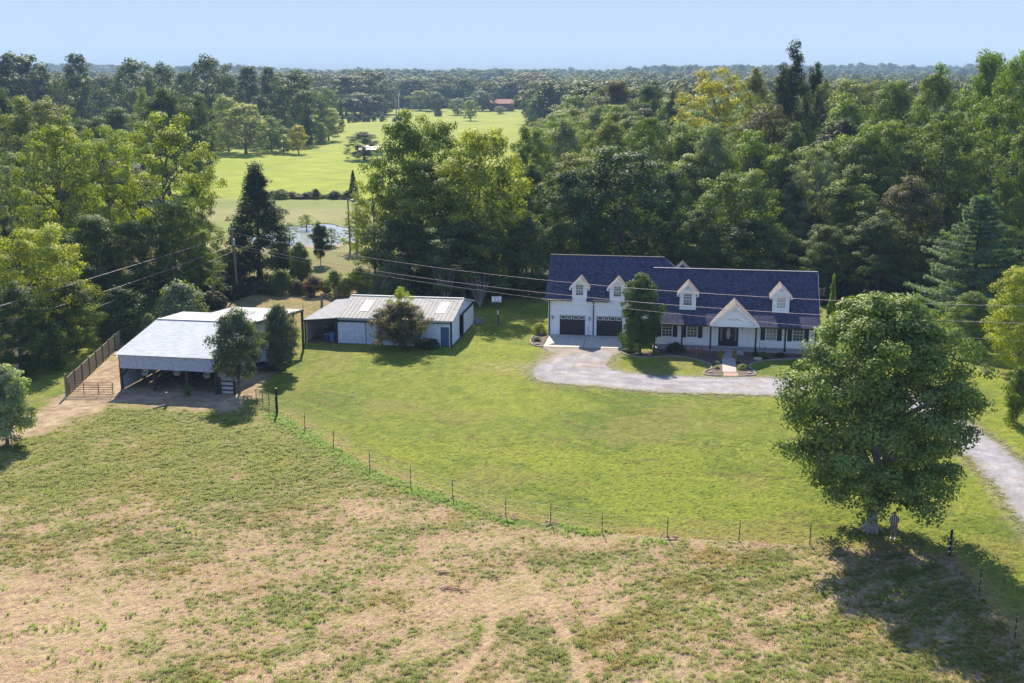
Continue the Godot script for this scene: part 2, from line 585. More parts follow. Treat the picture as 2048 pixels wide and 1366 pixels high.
func make_ground() -> void:
	fence_pts = [Vector2(-19.4, -91.0), Vector2(-16.3, -86.6), Vector2(-13.4, -82.3), Vector2(-10.1, -77.4), Vector2(-6.9, -74.1), Vector2(-3.9, -71.5), Vector2(-0.4, -68.2), Vector2(2.4, -67.2), Vector2(5.5, -65.7), Vector2(9.4, -65.0), Vector2(13.6, -64.4), Vector2(17.7, -63.8), Vector2(21.7, -63.2), Vector2(25.4, -62.2), Vector2(25.3, -57.5), Vector2(25.0, -52.3), Vector2(23.8, -46.5), Vector2(22.0, -41.0)]
	for p in fence_pts:
		pasture_poly.append(p)
	for p in [Vector2(20, -30), Vector2(-70, -30), Vector2(-70, -80), Vector2(-42, -86), Vector2(-38.5, -96), Vector2(-34, -96.5), Vector2(-23, -95)]:
		pasture_poly.append(p)
	for p in [Vector2(-41.5, -79), Vector2(-40.0, -88), Vector2(-39.2, -95), Vector2(-40.4, -110), Vector2(-41.2, -123), Vector2(-34, -119), Vector2(-23.5, -112), Vector2(-22.2, -103), Vector2(-22.4, -96.0), Vector2(-22.7, -91.5), Vector2(-27, -91.6), Vector2(-30.5, -93.0), Vector2(-33.7, -93.4), Vector2(-35.6, -88.8), Vector2(-37.3, -84)]:
		dirt_poly.append(p)
	# the drive's outline, frayed
	drive_raw = [Vector2(3.3, -114.6), Vector2(3.8, -111.8), Vector2(3.0, -109.3), Vector2(1.9, -106.0), Vector2(1.7, -103.2), Vector2(2.8, -100.7), Vector2(7.8, -98.9), Vector2(13.4, -97.1), Vector2(18.1, -96.6), Vector2(23.2, -95.9), Vector2(28.8, -94.1), Vector2(31.8, -90.4), Vector2(33.0, -85.3), Vector2(33.2, -80.5), Vector2(32.7, -74.0), Vector2(31.8, -68.3), Vector2(30.8, -61.0), Vector2(29.2, -53.1), Vector2(27, -42), Vector2(31, -42), Vector2(33.0, -53.1), Vector2(35.3, -64.6), Vector2(36.3, -71.2), Vector2(36.9, -78.7), Vector2(36.9, -84.8), Vector2(36.4, -91.9), Vector2(34.9, -97.2), Vector2(30.8, -101.1), Vector2(24.2, -102.3), Vector2(21.1, -102.7), Vector2(17.9, -102.7), Vector2(13.7, -103.2), Vector2(11.0, -104.1), Vector2(9.4, -106.0), Vector2(9.9, -109.7), Vector2(11.3, -113.7)]
	for i in drive_raw.size():
		var a: Vector2 = drive_raw[i]
		var b2: Vector2 = drive_raw[(i + 1) % drive_raw.size()]
		var d: Vector2 = drive_raw[(i + 2) % drive_raw.size()] - a
		var k := maxi(1, int(a.distance_to(b2) / 0.35))
		for j in k:
			var pt: Vector2 = a.cubic_interpolate(b2, drive_raw[(i + drive_raw.size() - 1) % drive_raw.size()], drive_raw[(i + 2) % drive_raw.size()], float(j) / k)
			drive_poly.append(pt + Vector2(n_fine.get_noise_2d(pt.x * 3.0, pt.y), n_fine.get_noise_2d(pt.y * 3.0, pt.x + 50.0)) * 0.35)
	var gmat := ground_mat("grass_ground", "grain", 0.33, "fine", 1.3, 5.0)
	var fmat := ground_mat("field_ground", "grain", 0.08, "fine", 0.5, 0.0)
	# near ground in fine cells, split into pasture and lawn
	var a := patch(-34, 30, -84, -43, 0.125, 0.0, false, 0.065)
	var c := patch(-70, 70, -152, -84, 0.27, 0.0, false, 0.02)
	for k in 2:
		var src: B = [a, c][k]
		var parts := [B.new(), B.new(), B.new()]
		for s in parts:
			s.v = src.v
			s.n = src.n
			s.c = src.c
		for i in range(0, src.t.size(), 3):
			var p := src.v[src.t[i]]
			var w := 0 if Geometry2D.is_point_in_polygon(Vector2(p.x, p.z), pasture_poly) else 1
			if p.z < -96.0 and p.x < -22.0 and soil_amount(p.x, p.z) > 0.6:
				w = 2
			parts[w].t.append_array([src.t[i], src.t[i + 1], src.t[i + 2]])
		for w in 3:
			if parts[w].t.size() > 0:
				var bb: B = compact(parts[w])
				struct(["pasture", "lawn", "dirt_yard"][w], bb, gmat, ["dry trampled pasture with patchy grass below the wire fence", "mown green lawn before house and barn", "bare brown earth round the open shed"][w])
	for r in [[-70.0, -34.0, -84.0, -43.0], [30.0, 70.0, -84.0, -43.0]]:
		struct("ground", patch(r[0], r[1], r[2], r[3], 0.4, 0.0, false, 0.03), gmat)
	struct("ground", patch(-70, 70, -43, 60, 6.0, 0.0, true, 0.0), fmat)
	struct("field", patch(-260, 140, -552, -152, 2.5, 0.0, true, 0.04), fmat, "lime green field and mown banks beyond the pond")
	for r in [[-260.0, -70.0, -152.0, 60.0, 10.0], [70.0, 140.0, -152.0, 60.0, 10.0], [140.0, 900.0, -552.0, 60.0, 38.0], [-900.0, -260.0, -552.0, 60.0, 32.0]]:
		struct("ground", patch(r[0], r[1], r[2], r[3], r[4], 0.0, true, 0.0), fmat)
	struct("ground", patch(-900, 900, -1452, -552, 12.0, 0.0, true, 0.0), fmat)
	struct("hills", patch(-2600, 2600, -3252, -1452, 60.0, 0.0, true, 0.0), fmat)
	struct("ground", patch(-2600, -900, -1452, 60, 60.0, 0.0, true, 0.0), fmat)
	struct("ground", patch(900, 2600, -1452, 60, 60.0, 0.0, true, 0.0), fmat)
	struct("ground", patch(-2600, 2600, 60, 1260, 100.0, 0.0, true, 0.0), fmat)
	# gravel drive, concrete apron, walk
	var b := B.new()
	var grav := ground_mat("gravel", "gravel", 0.6, "stain", 0.06, 2.0)
	b = drive_sheet()
	grav.vertex_color_use_as_albedo = true
	grav.albedo_color = Color.WHITE
	struct("gravel_drive", b, grav, "pale gravel drive that sweeps round before the house")
	var conc := mat("concrete", Color(0.46, 0.41, 0.36), 0.85, 0.0, "stain", Vector3.ONE * 0.25)
	b = B.new()
	for h in [[Vector2(4.1, -120.1), Vector2(7.85, -119.5), Vector2(7.25, -114.0), Vector2(3.2, -114.4)], [Vector2(7.9, -119.49), Vector2(11.5, -119.0), Vector2(11.2, -113.5), Vector2(7.3, -114.0)]]:
		var s := B.new()
		s.hexa([Vector3(h[3].x, -0.1, h[3].y), Vector3(h[2].x, -0.1, h[2].y), Vector3(h[1].x, -0.1, h[1].y), Vector3(h[0].x, -0.1, h[0].y), Vector3(h[3].x, 0.06, h[3].y), Vector3(h[2].x, 0.06, h[2].y), Vector3(h[1].x, 0.06, h[1].y), Vector3(h[0].x, 0.06, h[0].y)])
		struct("concrete_apron", s, conc, "concrete slab before the garage doors")
	b.hexa([Vector3(19.7, -0.1, -104.1), Vector3(21.0, -0.1, -104.1), Vector3(22.3, -0.1, -111.9), Vector3(21.0, -0.1, -111.9), Vector3(19.7, 0.07, -104.1), Vector3(21.0, 0.07, -104.1), Vector3(22.3, 0.07, -111.9), Vector3(21.0, 0.07, -111.9)])
	struct("front_walk", b, mat("walk", Color(0.38, 0.32, 0.30), 0.85, 0.0, "stain", Vector3.ONE * 0.4), "straight concrete walk to the front steps")
	# brick threshold of the walk, brick by brick
	var pad := Node3D.new()
	pad.name = "brick_threshold"
	add_child(pad)
	tag(pad, "pinkish brick threshold at the walk's lower end", "", "", "structure")
	pad.position = Vector3(19.55, 0, -102.75)
	pad.rotation.y = deg_to_rad(-1.0)
	var bm := B.new()
	bm.box(0, 0.0, 0, 0.21, 0.06, 0.1)
	var brick := bm.mesh()
	for r in 11:
		for k in 6:
			var o := obj("brick", brick, [mat("brick_a", Color(0.36, 0.2, 0.15), 0.9), mat("brick_b", Color(0.42, 0.27, 0.21), 0.9)][rng.randi() % 2], pad)
			o.position = Vector3(k * 0.225 + (0.08 if r % 2 == 0 else 0.0) + r * 0.012, 0.005 + 0.008 * rng.randf(), -r * 0.115)
	# pond
	b = B.new()
	var pond := PackedVector2Array()
	for i in 60:
		var an := TAU * i / 60.0
		var wob := 1.0 + 0.12 * sin(an * 3.0 + 1.0) + 0.06 * sin(an * 7.0)
		pond.append(Vector2(-34.0 + cos(an) * 10.0 * wob, -195.5 + sin(an) * 14.0 * wob))
	b.flat(pond, 0.12)
	var wm := mat("pond_water", Color(0.30, 0.32, 0.31), 0.08, 0.0)
	wm.metallic_specular = 0.9
	wm.heightmap_enabled = true
	wm.heightmap_texture = texs.bump
	wm.heightmap_scale = 0.15
	wm.uv1_triplanar = true
	wm.uv1_world_triplanar = true
	wm.uv1_scale = Vector3.ONE * 0.3
	struct("pond_water", b, wm, "pond shining between the trees")
	b = B.new()
	for i in 60:
		var p0 := pond[i]
		var p1 := pond[(i + 1) % 60]
		var ce := Vector2(-34, -195.5)
		var o0 := ce + (p0 - ce) * 1.09
		var o1 := ce + (p1 - ce) * 1.09
		b.q(Vector3(o0.x, 0.0, o0.y), Vector3(p0.x, 0.2, p0.y), Vector3(p1.x, 0.2, p1.y), Vector3(o1.x, 0.0, o1.y))
	struct("pond_bank", b, mat("bank", Color(0.34, 0.27, 0.17), 0.95, 0.0, "stain", Vector3.ONE), "bare rim of the pond")
	make_grass()
	make_beds()


func drive_sheet() -> B:
	var b := B.new()
	var s := 0.2
	var at := {}
	for j in range(-590, -200):
		for i in range(4, 190):
			var x := i * s
			var z := j * s
			if x > 27.0 or z > -116.0 and (x < 27.0 and z < -92.0):
				pass
			else:
				continue
			var m := Vector2(x + 0.1, z + 0.1)
			if not Geometry2D.is_point_in_polygon(m + Vector2(n_tiny.get_noise_2d(m.x, m.y), n_tiny.get_noise_2d(m.y, m.x)) * 0.6, drive_poly):
				continue
			var ids := []
			for o in [Vector2i(0, 0), Vector2i(1, 0), Vector2i(0, 1), Vector2i(1, 1)]:
				var k: Vector2i = Vector2i(i, j) + o
				if not at.has(k):
					at[k] = b.v.size()
					var p := Vector2(k.x * s, k.y * s)
					var nm := n_mid.get_noise_2d(p.x, p.y)
					var nf := n_fine.get_noise_2d(p.x, p.y)
					var nt := n_tiny.get_noise_2d(p.x, p.y)
					b.v.append(Vector3(p.x, 0.03 + 0.012 * nf + 0.008 * nt, p.y))
					b.n.append(Vector3.UP)
					var c := Color(0.46, 0.44, 0.455) * (1.0 + 0.18 * nm + 0.12 * nf + 0.22 * nt)
					c = mixc(c, Color(0.40, 0.32, 0.25), smoothstep(0.0, 0.35, nm + 0.5 * nf + 0.6 * smoothstep(-106.0, -111.0, p.y) - 0.25) * 0.8)
					var d := 1e9
					for e in drive_raw.size():
						d = minf(d, p.distance_to(Geometry2D.get_closest_point_to_segment(p, drive_raw[e], drive_raw[(e + 1) % drive_raw.size()])))
					c = mixc(c, Color(0.42, 0.36, 0.27), (1.0 - smoothstep(0.0, 0.8, d + nf * 0.5)) * 0.7)
					c = mixc(c, Color(0.36, 0.33, 0.33), smoothstep(0.25, 0.45, n_mid.get_noise_2d(p.x * 1.7 + 9.0, p.y * 1.7)) * 0.4)
					# two paler wheel tracks
					c = c * (1.0 + 0.14 * (smoothstep(0.5, 0.2, absf(d - 1.5)) + smoothstep(0.5, 0.2, absf(d - 3.1))))
					b.c.append(c)
				ids.append(at[k])
			b.t.append_array([ids[0], ids[1], ids[2], ids[1], ids[3], ids[2]])
	return b


func compact(b: B) -> B:  # drop the corners no triangle uses
	var r := B.new()
	var at := PackedInt32Array()
	at.resize(b.v.size())
	at.fill(-1)
	for i in b.t:
		if at[i] < 0:
			at[i] = r.v.size()
			r.v.append(b.v[i])
			r.n.append(b.n[i])
			r.c.append(b.c[i])
		r.t.append(at[i])
	return r


func tuft(blades: int, h: float, spread: float, w: float, sd: int) -> ArrayMesh:
	var r := RandomNumberGenerator.new()
	r.seed = sd
	var b := B.new()
	for i in blades:
		var an := r.randf() * TAU
		var d := Vector3(cos(an), 0, sin(an))
		var o := d * spread * 0.35 * r.randf()
		var hh := h * r.randf_range(0.55, 1.0)
		var s := d.cross(Vector3.UP) * w
		var tip := o + d * spread * r.randf_range(0.3, 1.0) + Vector3.UP * hh
		var k := r.randf_range(0.75, 1.0)
		b.col = Color(k, k, k * 0.95)
		b.tri(o - s, o + s, tip)
		b.n[-1] = Vector3.UP
		b.n[-2] = (b.n[-2] + Vector3.UP).normalized()
		b.n[-3] = (b.n[-3] + Vector3.UP).normalized()
	return b.mesh()


func make_grass() -> void:
	var gmx := mat("grass_blade", Color(1, 1, 1), 0.7, 0.0, "", Vector3.ONE, 0.3)
	gmx.vertex_color_use_as_albedo = true
	gmx.backlight_enabled = true
	gmx.backlight = Color(0.7, 0.8, 0.35)
	var low := tuft(9, 0.09, 0.12, 0.012, 5)
	var tall := tuft(16, 0.26, 0.17, 0.014, 6)
	var w1 := []
	var c1 := []
	var w2 := []
	var c2 := []
	for i in 210000:
		var z := -44.0 - pow(rng.randf(), 1.25) * 50.0
		var x := rng.randf_range(-0.5, 0.5) * -z
		var p := Vector2(x, z)
		if not Geometry2D.is_point_in_polygon(p, pasture_poly):
			continue
		var g := pasture_green(x, z) + 0.55 * n_fine.get_noise_2d(x, z) + 0.9 * n_tiny.get_noise_2d(x, z) + 0.5 * n_tiny.get_noise_2d(x * 2.1 + 30.0, z * 2.1)
		if g < 0.24 + 0.4 * rng.randf() or soil_amount(x, z) > 0.35:
			continue
		var s := rng.randf_range(0.6, 1.5) * (0.8 + 0.7 * clampf(g - 0.3, 0.0, 1.0))
		w1.append(Transform3D(Basis.from_euler(Vector3(0, rng.randf() * TAU, 0)).scaled(Vector3(s * 1.2, s, s * 1.2)), Vector3(x, -0.01, z)))
		var k := mixc(Color(0.15, 0.155, 0.045), Color(0.25, 0.21, 0.085), rng.randf() * 0.9)
		if n_big.get_noise_2d(x * 4.0 + 90.0, z * 4.0) > 0.22:
			k = mixc(k, Color(0.27, 0.18, 0.06), 0.6)
		if rng.randf() < 0.25:
			k = Color(0.13, 0.18, 0.04)
		if z < -70.0 and x < -4.0:
			k = mixc(k, Color(0.19, 0.21, 0.045), 0.6)
		c1.append(k * Color(1.15, 1.22, 0.75))
	for i in 900:
		var z := -45.0 - pow(rng.randf(), 1.4) * 26.0
		var x := rng.randf_range(-0.5, 0.5) * -z
		if n_big.get_noise_2d(x * 2.2, z * 2.2) < -0.02 or not Geometry2D.is_point_in_polygon(Vector2(x, z), pasture_poly):
			continue
		for k in rng.randi_range(1, 5):
			var s := rng.randf_range(0.55, 1.25)
			w2.append(Transform3D(Basis.from_euler(Vector3(0, rng.randf() * TAU, 0)).scaled(Vector3(s, s * 0.9, s)), Vector3(x + rng.randfn() * 0.22, -0.01, z + rng.randfn() * 0.16)))
			c2.append(mixc(Color(0.22, 0.37, 0.035), Color(0.33, 0.40, 0.07), rng.randf()))
	# rank grass along the fence
	for i in 2600:
		var k := rng.randi_range(0, 8)
		var a: Vector2 = fence_pts[k]
		var b: Vector2 = fence_pts[k + 1]
		var d := (b - a).normalized()
		var p := a.lerp(b, rng.randf()) + Vector2(-d.y, d.x) * (0.55 + 0.45 * rng.randfn())
		if k >= 5 and n_mid.get_noise_2d(p.x * 1.3, p.y * 1.3) < -0.05:
			continue
		var s := rng.randf_range(0.5, 1.05)
		w2.append(Transform3D(Basis.from_euler(Vector3(0, rng.randf() * TAU, 0)).scaled(Vector3(s * 1.3, s * 0.8, s * 1.3)), Vector3(p.x, -0.01, p.y)))
		c2.append(mixc(Color(0.18, 0.33, 0.04), Color(0.32, 0.40, 0.07), rng.randf()))
	scatter("pasture_grass", low, gmx, w1, c1, "thin dry tufts of grass all over the pasture")
	scatter("green_weeds", tall, gmx, w2, c2, "lush green clumps in the pasture and along the fence")
	var w3 := []
	var c3 := []
	for i in 120000:
		var z := -62.0 - pow(rng.randf(), 1.1) * 78.0
		var x := rng.randf_range(-0.48, 0.48) * -z
		var p := Vector2(x, z)
		if Geometry2D.is_point_in_polygon(p, pasture_poly) or Geometry2D.is_point_in_polygon(p, drive_poly) or soil_amount(x, z) > 0.4 or x < -44.0:
			continue
		if x > 3.0 and z < -102.0 and x < 32.0 and not lawn_bit(p):
			continue
		if z < -112.0 and z > -128.0 and x < -5.0:
			continue
		var s := rng.randf_range(0.5, 1.0)
		w3.append(Transform3D(Basis.from_euler(Vector3(0, rng.randf() * TAU, 0)).scaled(Vector3(s * 1.6, s * 0.55, s * 1.6)), Vector3(x, -0.005, z)))
		var c := ground_color(x, z)
		c3.append(mixc(c * 0.75, Color(0.24, 0.3, 0.06), 0.35) * rng.randf_range(0.8, 1.1))
	for q in drive_poly:
		for k in 10:
			var p := q + Vector2(rng.randfn() * 0.22, rng.randfn() * 0.22)
			if p.y < -112.0 or p.y > -44.0:
				continue
			var s := rng.randf_range(0.6, 1.1)
			w3.append(Transform3D(Basis.from_euler(Vector3(0, rng.randf() * TAU, 0)).scaled(Vector3(s * 1.6, s * 0.7, s * 1.6)), Vector3(p.x, 0.02, p.y)))
			c3.append(mixc(Color(0.24, 0.28, 0.06), Color(0.36, 0.33, 0.13), rng.randf()))
	scatter("lawn_grass", low, gmx, w3, c3, "short mown grass of the lawn")


func lawn_bit(p: Vector2) -> bool:
	return Geometry2D.is_point_in_polygon(p, PackedVector2Array([Vector2(9.6, -106), Vector2(11.6, -109.6), Vector2(15.4, -109.8), Vector2(17.6, -107.5), Vector2(18.4, -105.6), Vector2(17.6, -103), Vector2(13.5, -103.6)])) or Geometry2D.is_point_in_polygon(p, PackedVector2Array([Vector2(22.9, -103), Vector2(23.1, -106), Vector2(25.1, -108.3), Vector2(29.3, -109.3), Vector2(31, -104), Vector2(30, -102)]))


func make_beds() -> void:
	var mulch := mat("mulch", Color(0.12, 0.075, 0.055), 0.95, 0.0, "fine", Vector3.ONE * 1.5)
	var stone := [mat("edging_a", Color(0.27, 0.225, 0.19), 0.9, 0.0, "stain", Vector3.ONE), mat("edging_b", Color(0.33, 0.28, 0.24), 0.9, 0.0, "stain", Vector3.ONE)]
	var beds := [
		["mulch bed left of the walk, curving along the porch", [Vector2(10.9, -112.2), Vector2(11.7, -110.3), Vector2(13.6, -109.9), Vector2(15.4, -110.3), Vector2(17.0, -109.9), Vector2(18.1, -108.7), Vector2(18.9, -107.3), Vector2(18.9, -105.6), Vector2(18.0, -104.2), Vector2(18.0, -103.0), Vector2(19.45, -102.7)], [Vector2(20.9, -111.2), Vector2(15, -112.6)]],
		["mulch bed right of the walk, curving along the porch", [Vector2(29.3, -109.4), Vector2(26.9, -109.1), Vector2(25.1, -108.7), Vector2(23.3, -107.5), Vector2(22.6, -106.0), Vector2(22.7, -103.9), Vector2(22.3, -102.9), Vector2(20.85, -102.6)], [Vector2(22.35, -111.1), Vector2(29.0, -110.3)]],
		["mulch bed at the garage's left corner", [Vector2(3.7, -120.4), Vector2(2.3, -119.2), Vector2(1.9, -116.9), Vector2(2.2, -115.0), Vector2(3.15, -114.2)], [Vector2(3.3, -116.0), Vector2(4.0, -119.8)]],
	]
	for bd in beds:
		var raw: Array = bd[1]
		var line := PackedVector2Array()
		for i in raw.size() - 1:
			for j in 6:
				var pa: Vector2 = raw[maxi(i - 1, 0)]
				var pb: Vector2 = raw[mini(i + 2, raw.size() - 1)]
				line.append(raw[i].cubic_interpolate(raw[i + 1], pa, pb, j / 6.0))
		line.append(raw[-1])
		var poly := line.duplicate()
		for p in bd[2]:
			poly.append(p)
		var b := B.new()
		b.flat(poly, 0.045)
		var bed := struct("garden_bed", b, mulch, bd[0])
		var run := 0.0
		var last := -1.0
		for i in line.size() - 1:
			var a := line[i]
			var e := line[i + 1]
			var l := a.distance_to(e)
			var k := maxi(1, int(round(l / 0.3)))
			for j in k:
				var s := B.new()
				var p0 := a.lerp(e, (j + 0.04) / k)
				var p1 := a.lerp(e, (j + 0.96) / k)
				var h := 0.1 + 0.03 * rng.randf()
				s.bar(Vector3(p0.x, h * 0.5, p0.y), Vector3(p1.x, h * 0.5, p1.y), 0.12, h)
				obj("edging_stone", s, stone[rng.randi() % 2], bed)
	# flat rocks among the plants
	var rk := [[24.0, -108.9, 0.45, "flat tan rock lying in the bed right of the walk"], [18.6, -104.0, 0.2, "small pale rock at the left bed's lower end"], [2.6, -115.4, 0.28, "pale rocky lump in the bed left of the garage"], [22.1, -103.6, 0.2, "small pale rock at the right bed's lower end"]]
	for r in rk:
		var o := obj("rock", rock(r[2], int(r[0] * 10)), mat("rock", Color(0.4, 0.33, 0.28), 0.9, 0.0, "stain", Vector3.ONE), self)
		o.position = Vector3(r[0], 0.04, r[1])
		tag(o, r[3], "rock", "rocks in the garden beds")


func rock(s: float, sd: int) -> ArrayMesh:
	var b := B.new()
	var r := RandomNumberGenerator.new()
	r.seed = sd
	var rings := []
	for j in 4:
		var ring := []
		for i in 8:
			var a := TAU * i / 8.0
			var rr: float = s * [1.0, 1.05, 0.8, 0.35][j] * r.randf_range(0.8, 1.15)
			ring.append(Vector3(cos(a) * rr, s * [-0.1, 0.25, 0.48, 0.56][j], -sin(a) * rr * 0.75))
		rings.append(ring)
	for j in 3:
		for i in 8:
			var k := (i + 1) % 8
			b.q(rings[j][i], rings[j][k], rings[j + 1][k], rings[j + 1][i])
	for i in range(1, 7):
		b.tri(rings[3][0], rings[3][i], rings[3][i + 1])
	return b.mesh()


func window_at(host: Node3D, x: float, y: float, z: float, w: float, h: float, nx: int, ny: int, blind: Color, trim: Material, cover := 1.0) -> Node3D:
	var o := part("window", host, Vector3(x, y, z))
	var b := B.new()
	var t := 0.07
	b.box(-t, -t, -0.02, 0.0, h + t, 0.035)
	b.box(w, -t, -0.02, w + t, h + t, 0.035)
	b.box(0.0, h, -0.02, w, h + t, 0.035)
	b.box(-0.02, -t, 0.0, w + 0.02, 0.0, 0.05)
	b.box(0.0, h * 0.5 - 0.025, -0.03, w, h * 0.5 + 0.025, 0.015)
	for i in range(1, nx):
		b.box(w * i / nx - 0.011, 0.0, -0.03, w * i / nx + 0.011, h, 0.004)
	for j in range(1, ny):
		if j * 2 != ny:
			b.box(0.0, h * j / ny - 0.011, -0.03, w, h * j / ny + 0.011, 0.004)
	obj("frame", b, trim, o)
	b = B.new()
	b.q(Vector3(0, 0, -0.02), Vector3(w, 0, -0.02), Vector3(w, h, -0.02), Vector3(0, h, -0.02))
	var g := mat("pane_glass", Color(0.9, 0.95, 1.0), 0.03)
	g.albedo_color.a = 0.12
	g.transparency = BaseMaterial3D.TRANSPARENCY_ALPHA
	obj("pane", b, g, o)
	if blind.a > 0.0:
		b = B.new()
		b.box(0.0, h * (1.0 - cover), -0.12, w, h, -0.1)
		obj("blind", b, mat("blind_%d" % int(blind.r * 1000.0), blind, 0.8), o)
	return o


func gable_roof(host: Node3D, called: String, m: Material, x0: float, x1: float, xr: float, ye: float, yr: float, z0: float, z1e: float, z1r: float, thick := 0.1) -> void:
	# a little roof whose ridge runs back from z0; the eave ends at z1e, the ridge at z1r
	var b := B.new()
	for s in [[x0, xr], [x1, xr]]:
		var e0 := Vector3(s[0], ye, z0)
		var r0 := Vector3(xr, yr, z0)
		var e1 := Vector3(s[0], ye, z1e)
		var r1 := Vector3(xr, yr, z1r)
		var d := Vector3(0, -thick, 0)
		if s[0] < xr:
			b.q(e0, r0, r1, e1)
			b.q(e1 + d, r1 + d, r0 + d, e0 + d)
			b.q(e0 + d, e0, e1, e1 + d)
		else:
			b.q(r0, e0, e1, r1)
			b.q(r1 + d, e1 + d, e0 + d, r0 + d)
			b.q(e1 + d, e1, e0, e0 + d)
	obj(called, b, m, host)


func rakes(b: B, x0: float, x1: float, xr: float, ye: float, yr: float, z: float, w: float, t: float) -> void:  # white boards under a gable's roof edge
	for s in [x0, x1]:
		var dn := Vector3(0, -w, 0)
		var k := 1.0 if s < xr else -1.0
		var a := Vector3(s, ye, z)
		var r := Vector3(xr, yr, z)
		var bk := Vector3(0, 0, -t)
		if k > 0:
			b.q(a + dn, r + dn, r, a)
			b.q(a + dn + bk, r + dn + bk, r + dn, a + dn)
		else:
			b.q(r + dn, a + dn, a, r)
			b.q(r + dn + bk, a + dn + bk, a + dn, r + dn)


